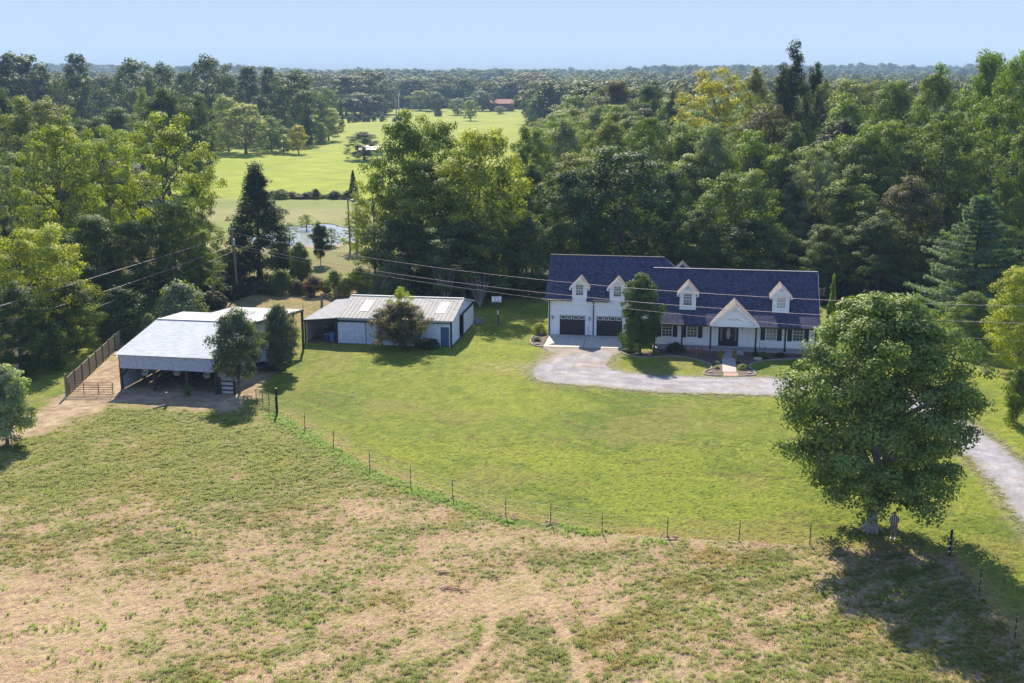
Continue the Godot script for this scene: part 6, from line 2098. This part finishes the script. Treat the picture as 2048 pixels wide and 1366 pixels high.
	T("shrub_a", "silver", -14.5, -138.0, 5.6, 6.1, "silver-green bush behind the barn", "bush", "bush")
	T("small_a", "mid", -27.8, -149.0, 5.6, 3.4, "small leafy tree in front of the pond's left half")
	T("small_b", "cedar", -27.9, -166.0, 5.9, 3.3, "little dark tree with bare stem in front of the pond")
	T("locust_a", "pale", -36.4, -203.0, 2.9, 3.5, "pale yellow willow on the pond's far bank")
	T("locust_b", "silver", -36.6, -188.0, 3.3, 3.8, "thin grey tree at the pond's left side")
	T("locust_a", "silver", -29.1, -184.0, 3.0, 2.9, "thin grey sapling in front of the pond's right half")
	T("small_b", "pink", -11.3, -113.6, 4.8, 6.8, "crape myrtle with dusty pink blossom in front of the barn", "crape_myrtle", "flowering tree")
	T("locust_b", "lime", -11.2, -114.3, 6.1, 3.3, "young yellow-green tree rising out of the crape myrtle")
	T("small_a", "pine_light", -38.2, -83.0, 5.9, 4.5, "light green bushy young tree cut by the left edge")
	T("shrub_a", "dark", -29.2, -143.0, 3.1, 3.8, "dark bush at the big cedar's right foot", "bush", "bush")
	T("shrub_b", "rust", -24.8, -142.0, 2.5, 4.6, "rust red brush behind the dry grass", "bush", "bush")
	T("shrub_a", "mid", -22.3, -142.0, 3.3, 3.1, "green bush right of the rust red brush", "bush", "bush")
	T("shrub_b", "yellow_green", -19.3, -142.0, 3.6, 5.0, "yellow-green bush behind the barn's left end", "bush", "bush")
	T("shrub_a", "olive", -17.2, -140.0, 2.4, 3.7, "olive bush behind the barn's lean-to", "bush", "bush")
	T("shrub_b", "brown", -32.0, -144.0, 1.6, 3.8, "brown brush at the utility pole's foot", "bush", "bush")
	T("shrub_a", "brown", -27.1, -143.0, 1.8, 2.5, "brown brush left of the rust red brush", "bush", "bush")
	T("shrub_a", "brown", -36.8, -143.0, 2.1, 3.2, "brown weeds left of the utility pole", "bush", "bush")
	T("shrub_b", "pale", -20.8, -141.0, 2.5, 2.9, "pale dry weeds between two bushes behind the barn", "bush", "bush")
	T("shrub_b", "brown", -51.2, -256.0, 2.1, 4.4, "grey-brown thicket at the left end of the pond field's hedge", "bush", "bush")
	T("shrub_b", "brown", -43.5, -256.0, 2.2, 2.9, "grey-brown round bush in the pond field's hedge", "bush", "bush")
	T("shrub_b", "brown", -39.5, -256.0, 1.8, 3.8, "low grey-brown bush at the right of the pond field's hedge", "bush", "bush")
	T("shrub_b", "brown", -47.1, -256.0, 1.0, 5.5, "low thicket in the middle of the pond field's hedge", "bush", "bush")
	T("shrub_a", "lime", 3.0, -120.5, 1.2, 1.9, "yellow-green shrub at the garage's left corner", "shrub", "shrub")
	T("shrub_b", "silver", 2.6, -117.0, 0.5, 1.3, "small grey shrub in the bed left of the garage", "shrub", "shrub")
	T("shrub_a", "cedar", -8.2, -113.8, 1.0, 2.1, "round dark shrub at the barn's foot", "shrub", "shrub")
	T("shrub_b", "cedar", -9.6, -114.0, 1.0, 1.1, "small dark shrub left of the barn's round one", "shrub", "shrub")
	T("shrub_a", "cedar", 16.4, -112.2, 1.0, 2.2, "dark round shrub at the porch's left half", "shrub", "shrub")
	T("shrub_b", "mid", 11.8, -112.0, 0.5, 1.6, "leafy green shrub at the dark tree's left foot", "shrub", "shrub")
	T("shrub_a", "mid", 14.3, -110.8, 0.5, 1.3, "low green shrub left of the porch's dark round one", "shrub", "shrub")
	T("shrub_b", "pale", 19.4, -105.5, 0.3, 0.9, "pale leafy plant at the walk's left lower end", "shrub", "shrub")
	T("shrub_a", "pale", 21.8, -105.3, 0.5, 1.3, "pale leafy plant at the walk's right lower end", "shrub", "shrub")
	T("shrub_b", "mid", 24.8, -109.6, 0.6, 1.5, "spreading green plant right of the walk by the porch", "shrub", "shrub")
	T("shrub_a", "cedar", 24.1, -110.4, 0.5, 0.9, "dark plant at the porch post right of the walk", "shrub", "shrub")
	T("shrub_a", "silver", 19.7, -107.3, 0.3, 0.8, "small grey plant left of the walk", "shrub", "shrub")
	T("shrub_b", "silver", 21.9, -107.8, 0.3, 0.7, "small grey plant right of the walk", "shrub", "shrub")
	T("shrub_a", "gold", 20.4, -109.5, 0.9, 0.7, "orange-yellow plant left of the steps", "shrub", "shrub")
	T("shrub_b", "gold", 21.8, -109.5, 0.9, 0.7, "orange-yellow plant right of the steps", "shrub", "shrub")
	T("shrub_a", "cedar", 26.5, -110.0, 0.5, 1.3, "dark shrub at the porch's right part by the maple", "shrub", "shrub")
	T("shrub_b", "mid", -28.1, -96.0, 1.2, 0.9, "green weed growing in the open shed's mouth", "shrub", "shrub")
	for q in 13:
		var hx := -53.5 + q * 1.45 + rng.randfn() * 0.4
		T("shrub_b" if q % 2 == 0 else "shrub_a", ["brown", "olive", "dark"][rng.randi() % 3], hx, -256.0 + rng.randfn() * 0.8, rng.randf_range(0.8, 1.9), rng.randf_range(2.4, 4.2), "low brown bush in the pond field's hedge, between the taller thickets", "hedge_bush", "bush", "low bushes in the pond field's hedge")
	# bare grey shrub behind the barn
	for q in [[-7.9, -135.5, 5.2, 12, "bare grey many-stemmed shrub behind the barn's right end"], [-3.8, -134.5, 4.4, 9, "smaller bare grey shrub right of the other bare one"]]:
		var b := B.new()
		for i in q[3]:
			var an := rng.randf() * TAU
			var lean := rng.randf_range(0.1, 0.5)
			var tip: Vector3 = Vector3(cos(an) * lean, 1, sin(an) * lean) * q[2] * rng.randf_range(0.7, 1.0)
			b.tube([Vector3.ZERO, tip * 0.5 + Vector3(rng.randfn(), 0, rng.randfn()) * 0.1, tip], [0.05, 0.03, 0.012], 4)
			for k in 7:
				var s: Vector3 = tip * rng.randf_range(0.35, 0.95)
				var e: Vector3 = s + Vector3(rng.randfn() * 0.6, rng.randf_range(0.2, 0.9), rng.randfn() * 0.6)
				b.tube([s, e], [0.016, 0.006], 3)
				for j in 2:
					var s2: Vector3 = s.lerp(e, rng.randf_range(0.3, 0.9))
					b.tube([s2, s2 + Vector3(rng.randfn() * 0.35, rng.randf_range(0.1, 0.5), rng.randfn() * 0.35)], [0.009, 0.004], 3)
		var o := thing("bare_shrub", q[4], "shrub", Vector3(q[0], 0, q[1]))
		obj("twigs", b, mat("dead_wood", Color(0.32, 0.29, 0.28), 0.9), o)
	# leafless weeping maple with reddish twigs in the left bed
	var b := B.new()
	for i in 9:
		var an := TAU * i / 9.0 + rng.randf() * 0.4
		var d := Vector3(cos(an), 0, sin(an))
		var l := rng.randf_range(0.8, 1.3)
		b.tube([Vector3(0, 0, 0), Vector3(0, 0.6, 0) + d * 0.1, Vector3(0, 1.2, 0) + d * l * 0.6, Vector3(0, 1.0, 0) + d * l, Vector3(0, 0.6, 0) + d * l * 1.2], [0.05, 0.045, 0.025, 0.014, 0.005], 4)
		for k in 12:
			var s: Vector3 = Vector3(0, 1.1, 0) + d * l * rng.randf_range(0.4, 1.0)
			b.tube([s, s + Vector3(rng.randfn() * 0.3, rng.randf_range(-0.5, 0.3), rng.randfn() * 0.3)], [0.01, 0.003], 3)
	var jm := thing("weeping_maple", "low weeping tree with reddish bare twigs left of the front steps", "tree", Vector3(18.1, 0.04, -109.2))
	obj("twigs", b, mat("red_twig", Color(0.23, 0.10, 0.09), 0.8), jm)


func make_maple() -> void:
	var o := thing("maple_tree", "great dark green maple at the lower right, standing before the house and the drive", "tree", Vector3(22.03, 0, -66.0), 0.6)
	var pr := crown({"h": 14.6, "r": 6.3, "base": 0.15, "clumps": 400, "leaves": 225, "rc": 0.95, "ls": 0.105, "kind": "dome", "seed": 4242, "lobe": 0.17, "limbs": 40, "tr": 0.32, "wide": 0.72, "flat": 0.62, "tp": 0.95, "trunk_to": 0.6})
	obj("crown", pr[0], tint("maple"), o)
	obj("trunk", pr[1], bark("maple", Color(0.36, 0.335, 0.32)), o)
	var b := B.new()
	for i in 7:
		var an := TAU * i / 7.0 + 0.3 * rng.randf()
		var d := Vector3(cos(an), 0, sin(an))
		b.tube([Vector3(0, 0.4, 0) + d * 0.3, Vector3(0, 0.12, 0) + d * 0.6, Vector3(0, -0.05, 0) + d * rng.randf_range(0.7, 1.0)], [0.09, 0.06, 0.015], 6)
	obj("roots", b, bark("maple", Color(0.36, 0.335, 0.32)), o)


const WORD := {"mid": "mid green", "oak": "dull green", "dark": "dark green", "olive": "olive", "silver": "silvery green", "leaf": "leaf green", "dark_tall": "tall dark"}


func make_woods() -> void:
	var mix_of := [["oak_a", "mid"], ["oak_b", "oak"], ["oak_c", "dark"], ["oak_a", "olive"], ["oak_c", "silver"], ["locust_b", "leaf"], ["oak_b", "mid"], ["tall_a", "dark_tall"], ["locust_a", "mid"], ["oak_a", "oak"], ["oak_c", "oak"]]
	# the deep wood behind the house: trees that only show as tops between the named ones
	var z := -168.0
	while z > -430.0:
		var x := -z * 0.035 + 4.0
		while x < -z * 0.5 + 14.0:
			var px := x + rng.randf_range(-4.5, 4.5)
			var pz := z + rng.randf_range(-5.0, 5.0)
			var kc: Array = mix_of[rng.randi() % mix_of.size()]
			T(kc[0], kc[1], px, pz, rng.randf_range(15.0, 20.5) - 2.5 * smoothstep(40.0, 0.0, px), rng.randf_range(12.0, 16.0), "%s tree among the many crowns of the deep wood behind the house" % WORD[kc[1]], "wood_tree", "tree", "%s trees of the deep wood behind the house" % WORD[kc[1]])
			x += 13.5
		z -= 15.0
	# left side: a few rows behind the front trees
	for q in 46:
		var d := rng.randf_range(165.0, 420.0)
		var u := rng.randf_range(-0.56, -0.33) if d < 250.0 else rng.randf_range(-0.6, -0.30)
		var kc: Array = mix_of[rng.randi() % mix_of.size()]
		T(kc[0], kc[1], u * d, -d, rng.randf_range(13.0, 17.0), rng.randf_range(11.0, 14.0), "%s tree among the crowns of the left wood behind its front trees" % WORD[kc[1]], "wood_tree", "tree", "%s trees of the left wood behind its front trees" % WORD[kc[1]])
	# hedge bushes round the far field, small
	for q in 26:
		var t := q / 25.0
		var p := Vector3(-117.0, 0, -640.0).lerp(Vector3(-62.0, 0, -660.0), t) + Vector3(rng.randfn() * 3.0, 0, rng.randfn() * 6.0)
		T("shrub_b", ["green_blue", "mid", "brown"][rng.randi() % 3], p.x, p.z, rng.randf_range(1.5, 4.5), rng.randf_range(3.0, 6.0), "small bush in the hedge line across the far lime field", "bush", "bush", "bushes of the far field's hedge")
	# the far forest, one mass to the skyline
	var wa := []
	var ca := []
	var wb := []
	var cb := []
	var d := 430.0
	while d < 3000.0:
		var s := 8.5 + d * 0.0062
		var x := -0.66 * d
		while x < 0.66 * d:
			var px := x + rng.randf_range(-0.5, 0.5) * s
			var pd := d + rng.randf_range(-0.5, 0.5) * s
			var u := px / pd
			x += s
			if pd < 900.0 and u > -0.185 and u < 0.02:
				continue
			if pd < 560.0 and u < 0.06:
				continue
			if pd > 560.0 and pd < 980.0 and u > -0.25 and u < -0.2:
				continue
			if clearing(px, -pd):
				continue
			var sc := rng.randf_range(0.62, 1.3)
			var sw := sc * rng.randf_range(0.9, 1.2) * (1.0 + d * 0.00018)
			var tr := Transform3D(Basis.from_euler(Vector3(0, rng.randf() * TAU, 0)).scaled(Vector3(sw, sc, sw)), Vector3(px, land(px, -pd) - 0.5, -pd))
			var c := mixc(Color(0.13, 0.17, 0.08), Color(0.19, 0.21, 0.10), rng.randf())
			var pick := rng.randf()
			if pick < 0.1:
				c = Color(0.23, 0.22, 0.09)
			elif pick < 0.3:
				c = Color(0.11, 0.15, 0.08)
			if rng.randf() < 0.5:
				wa.append(tr)
				ca.append(c)
			else:
				wb.append(tr)
				cb.append(c)
		d += s
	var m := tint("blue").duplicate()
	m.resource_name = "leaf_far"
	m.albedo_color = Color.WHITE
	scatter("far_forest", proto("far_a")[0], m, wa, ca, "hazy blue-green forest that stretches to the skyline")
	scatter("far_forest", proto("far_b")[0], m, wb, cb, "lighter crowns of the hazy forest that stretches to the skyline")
	# weeds and undergrowth at the foot of the woods
	var wu := []
	var cu := []
	for i in 900:
		var pd := rng.randf_range(133.0, 150.0)
		var px := rng.randf_range(-62.0, 66.0)
		if px > -34.0 and px < 10.0 and pd < 141.0 or px < -16.0 and px > -33.0:
			continue
		if px > 3.0 and px < 34.0 and pd < 136.0:
			continue
		var s := rng.randf_range(0.25, 0.7)
		wu.append(Transform3D(Basis.from_euler(Vector3(0, rng.randf() * TAU, 0)).scaled(Vector3(s, s * 0.8, s)), Vector3(px, 0, -pd)))
		cu.append(mixc(Color(0.05, 0.08, 0.03), Color(0.11, 0.11, 0.05), rng.randf()))
	scatter("undergrowth", proto("shrub_b")[0], m, wu, cu, "undergrowth at the foot of the woods")


# ---- the person under the maple: smooth-joined capsules meshed as surface nets
func blob(p: Vector3, parts: Array, k: float) -> float:
	var d := 1e9
	for c in parts:
		var a: Vector3 = c[0]
		var e: Vector3 = c[1]
		var ab := e - a
		var t := clampf((p - a).dot(ab) / maxf(ab.length_squared(), 1e-6), 0.0, 1.0)
		var q := p - a - ab * t
		q.z *= c[4] if c.size() > 4 else 1.0
		var s: float = q.length() - lerpf(c[2], c[3], t)
		var h := clampf(0.5 + 0.5 * (d - s) / k, 0.0, 1.0)
		d = lerpf(d, s, h) - k * h * (1.0 - h)
	return d


func nets(parts: Array, lo: Vector3, hi: Vector3, cell: float, k: float, tone: Callable) -> B:
	var b := B.new()
	var n := Vector3i(((hi - lo) / cell).ceil()) + Vector3i.ONE
	var f := PackedFloat32Array()
	f.resize(n.x * n.y * n.z)
	for z in n.z:
		for y in n.y:
			for x in n.x:
				f[(z * n.y + y) * n.x + x] = blob(lo + Vector3(x, y, z) * cell, parts, k)
	var id := {}
	var corner := [Vector3i(0, 0, 0), Vector3i(1, 0, 0), Vector3i(0, 1, 0), Vector3i(1, 1, 0), Vector3i(0, 0, 1), Vector3i(1, 0, 1), Vector3i(0, 1, 1), Vector3i(1, 1, 1)]
	var edges := [[0, 1], [2, 3], [4, 5], [6, 7], [0, 2], [1, 3], [4, 6], [5, 7], [0, 4], [1, 5], [2, 6], [3, 7]]
	for z in n.z - 1:
		for y in n.y - 1:
			for x in n.x - 1:
				var v := []
				var neg := 0
				for c in corner:
					var s := f[((z + c.z) * n.y + y + c.y) * n.x + x + c.x]
					v.append(s)
					if s < 0.0:
						neg += 1
				if neg == 0 or neg == 8:
					continue
				var p := Vector3.ZERO
				var cnt := 0
				for e in edges:
					if (v[e[0]] < 0.0) != (v[e[1]] < 0.0):
						var t: float = v[e[0]] / (v[e[0]] - v[e[1]])
						p += Vector3(corner[e[0]]).lerp(Vector3(corner[e[1]]), t)
						cnt += 1
				p = lo + (Vector3(x, y, z) + p / cnt) * cell
				id[Vector3i(x, y, z)] = b.v.size()
				b.v.append(p)
				var g := 0.5 * cell
				b.n.append(Vector3(blob(p + Vector3(g, 0, 0), parts, k) - blob(p - Vector3(g, 0, 0), parts, k), blob(p + Vector3(0, g, 0), parts, k) - blob(p - Vector3(0, g, 0), parts, k), blob(p + Vector3(0, 0, g), parts, k) - blob(p - Vector3(0, 0, g), parts, k)).normalized())
				b.c.append(tone.call(p))
	for key in id:
		var q: Vector3i = key
		for ax in 3:
			var d := Vector3i.ZERO
			d[ax] = 1
			var u := Vector3i.ZERO
			u[(ax + 1) % 3] = 1
			var w := Vector3i.ZERO
			w[(ax + 2) % 3] = 1
			var s0 := f[(q.z * n.y + q.y) * n.x + q.x]
			var e := q + d
			var s1 := f[(e.z * n.y + e.y) * n.x + e.x]
			if (s0 < 0.0) == (s1 < 0.0) or not (id.has(q - u) and id.has(q - w) and id.has(q - u - w)):
				continue
			var i0: int = id[q]
			var i1: int = id[q - u]
			var i2: int = id[q - u - w]
			var i3: int = id[q - w]
			var tri := [i0, i1, i2, i0, i2, i3]
			var fn := (b.v[i1] - b.v[i0]).cross(b.v[i2] - b.v[i0])
			if fn.dot(b.n[i0] + b.n[i2]) > 0.0:
				tri = [i0, i2, i1, i0, i3, i2]
			b.t.append_array(tri)
	return b


func make_person() -> void:
	var o := thing("person", "person in striped black and white shirt and grey shorts standing under the maple", "person", Vector3(22.95, 0, -64.75), deg_to_rad(-20.0))
	var skin := func(p: Vector3) -> Color: return Color(0.07, 0.045, 0.03) if p.y > 1.66 or (p.y > 1.56 and p.z < -0.03) else Color(0.40, 0.22, 0.15)
	var body := []
	for s in [-1.0, 1.0]:
		body.append([Vector3(0.1 * s, 0.92, 0), Vector3(0.11 * s, 0.5, 0.02), 0.085, 0.06])
		body.append([Vector3(0.11 * s, 0.5, 0.02), Vector3(0.11 * s, 0.09, -0.02), 0.058, 0.04])
		body.append([Vector3(0.11 * s, 0.045, -0.03), Vector3(0.13 * s, 0.04, 0.14), 0.045, 0.038])
		body.append([Vector3(0.19 * s, 1.42, 0), Vector3(0.25 * s, 1.14, 0.02), 0.055, 0.045])
		body.append([Vector3(0.25 * s, 1.14, 0.02), Vector3(0.1 * s, 1.06, 0.26), 0.043, 0.032])
		body.append([Vector3(0.1 * s, 1.06, 0.26), Vector3(0.05 * s, 1.08, 0.33), 0.034, 0.03])
		for k in 4:
			body.append([Vector3(0.05 * s, 1.1 - k * 0.018, 0.33), Vector3(0.005 * s, 1.09 - k * 0.018, 0.36), 0.01, 0.008])
		body.append([Vector3(0.07 * s, 1.1, 0.3), Vector3(0.03 * s, 1.14, 0.34), 0.011, 0.009])
		body.append([Vector3(0.075 * s, 1.6, 0), Vector3(0.08 * s, 1.63, -0.005), 0.016, 0.014])
	body.append([Vector3(0, 0.95, 0), Vector3(0, 1.15, 0), 0.13, 0.125, 1.25])
	body.append([Vector3(0, 1.15, 0), Vector3(0, 1.4, 0), 0.13, 0.14, 1.3])
	body.append([Vector3(0, 1.42, 0), Vector3(0, 1.56, 0.01), 0.058, 0.052])
	body.append([Vector3(0, 1.57, 0.02), Vector3(0, 1.66, 0), 0.075, 0.09])
	body.append([Vector3(0, 1.59, 0.1), Vector3(0, 1.615, 0.095), 0.014, 0.01])
	var bm := mat("person_skin", Color(1, 1, 1), 0.6)
	bm.vertex_color_use_as_albedo = true
	obj("body", nets(body, Vector3(-0.36, -0.02, -0.18), Vector3(0.36, 1.8, 0.42), 0.028, 0.025, skin), bm, o)
	var shirt := [[Vector3(0, 0.93, 0), Vector3(0, 1.2, 0), 0.165, 0.155, 1.25], [Vector3(0, 1.2, 0), Vector3(0, 1.42, 0), 0.155, 0.15, 1.3]]
	for s in [-1.0, 1.0]:
		shirt.append([Vector3(0.16 * s, 1.42, 0), Vector3(0.235 * s, 1.2, 0.01), 0.075, 0.07])
	obj("shirt", nets(shirt, Vector3(-0.36, 0.7, -0.22), Vector3(0.36, 1.6, 0.22), 0.028, 0.03, func(p: Vector3) -> Color: return Color(0.012, 0.013, 0.03) if fposmod(p.x + 0.03, 0.12) < 0.062 else Color(0.6, 0.6, 0.64)), bm, o)
	var shorts := []
	for s in [-1.0, 1.0]:
		shorts.append([Vector3(0.09 * s, 0.95, 0), Vector3(0.115 * s, 0.58, 0.02), 0.12, 0.098])
	obj("shorts", nets(shorts, Vector3(-0.28, 0.44, -0.18), Vector3(0.28, 1.1, 0.2), 0.028, 0.02, func(_p: Vector3) -> Color: return Color(0.22, 0.17, 0.14)), bm, o)
	for s in [-1.0, 1.0]:
		var sh := [[Vector3(0.11 * s, 0.05, -0.05), Vector3(0.13 * s, 0.045, 0.15), 0.055, 0.05], [Vector3(0.11 * s, 0.08, -0.03), Vector3(0.11 * s, 0.17, -0.03), 0.05, 0.048]]
		obj("shoe", nets(sh, Vector3(-0.24, -0.02, -0.14), Vector3(0.24, 0.26, 0.24), 0.024, 0.02, func(p: Vector3) -> Color: return Color(0.7, 0.7, 0.75) if p.y > 0.075 else Color(0.04, 0.08, 0.25)), bm, o)
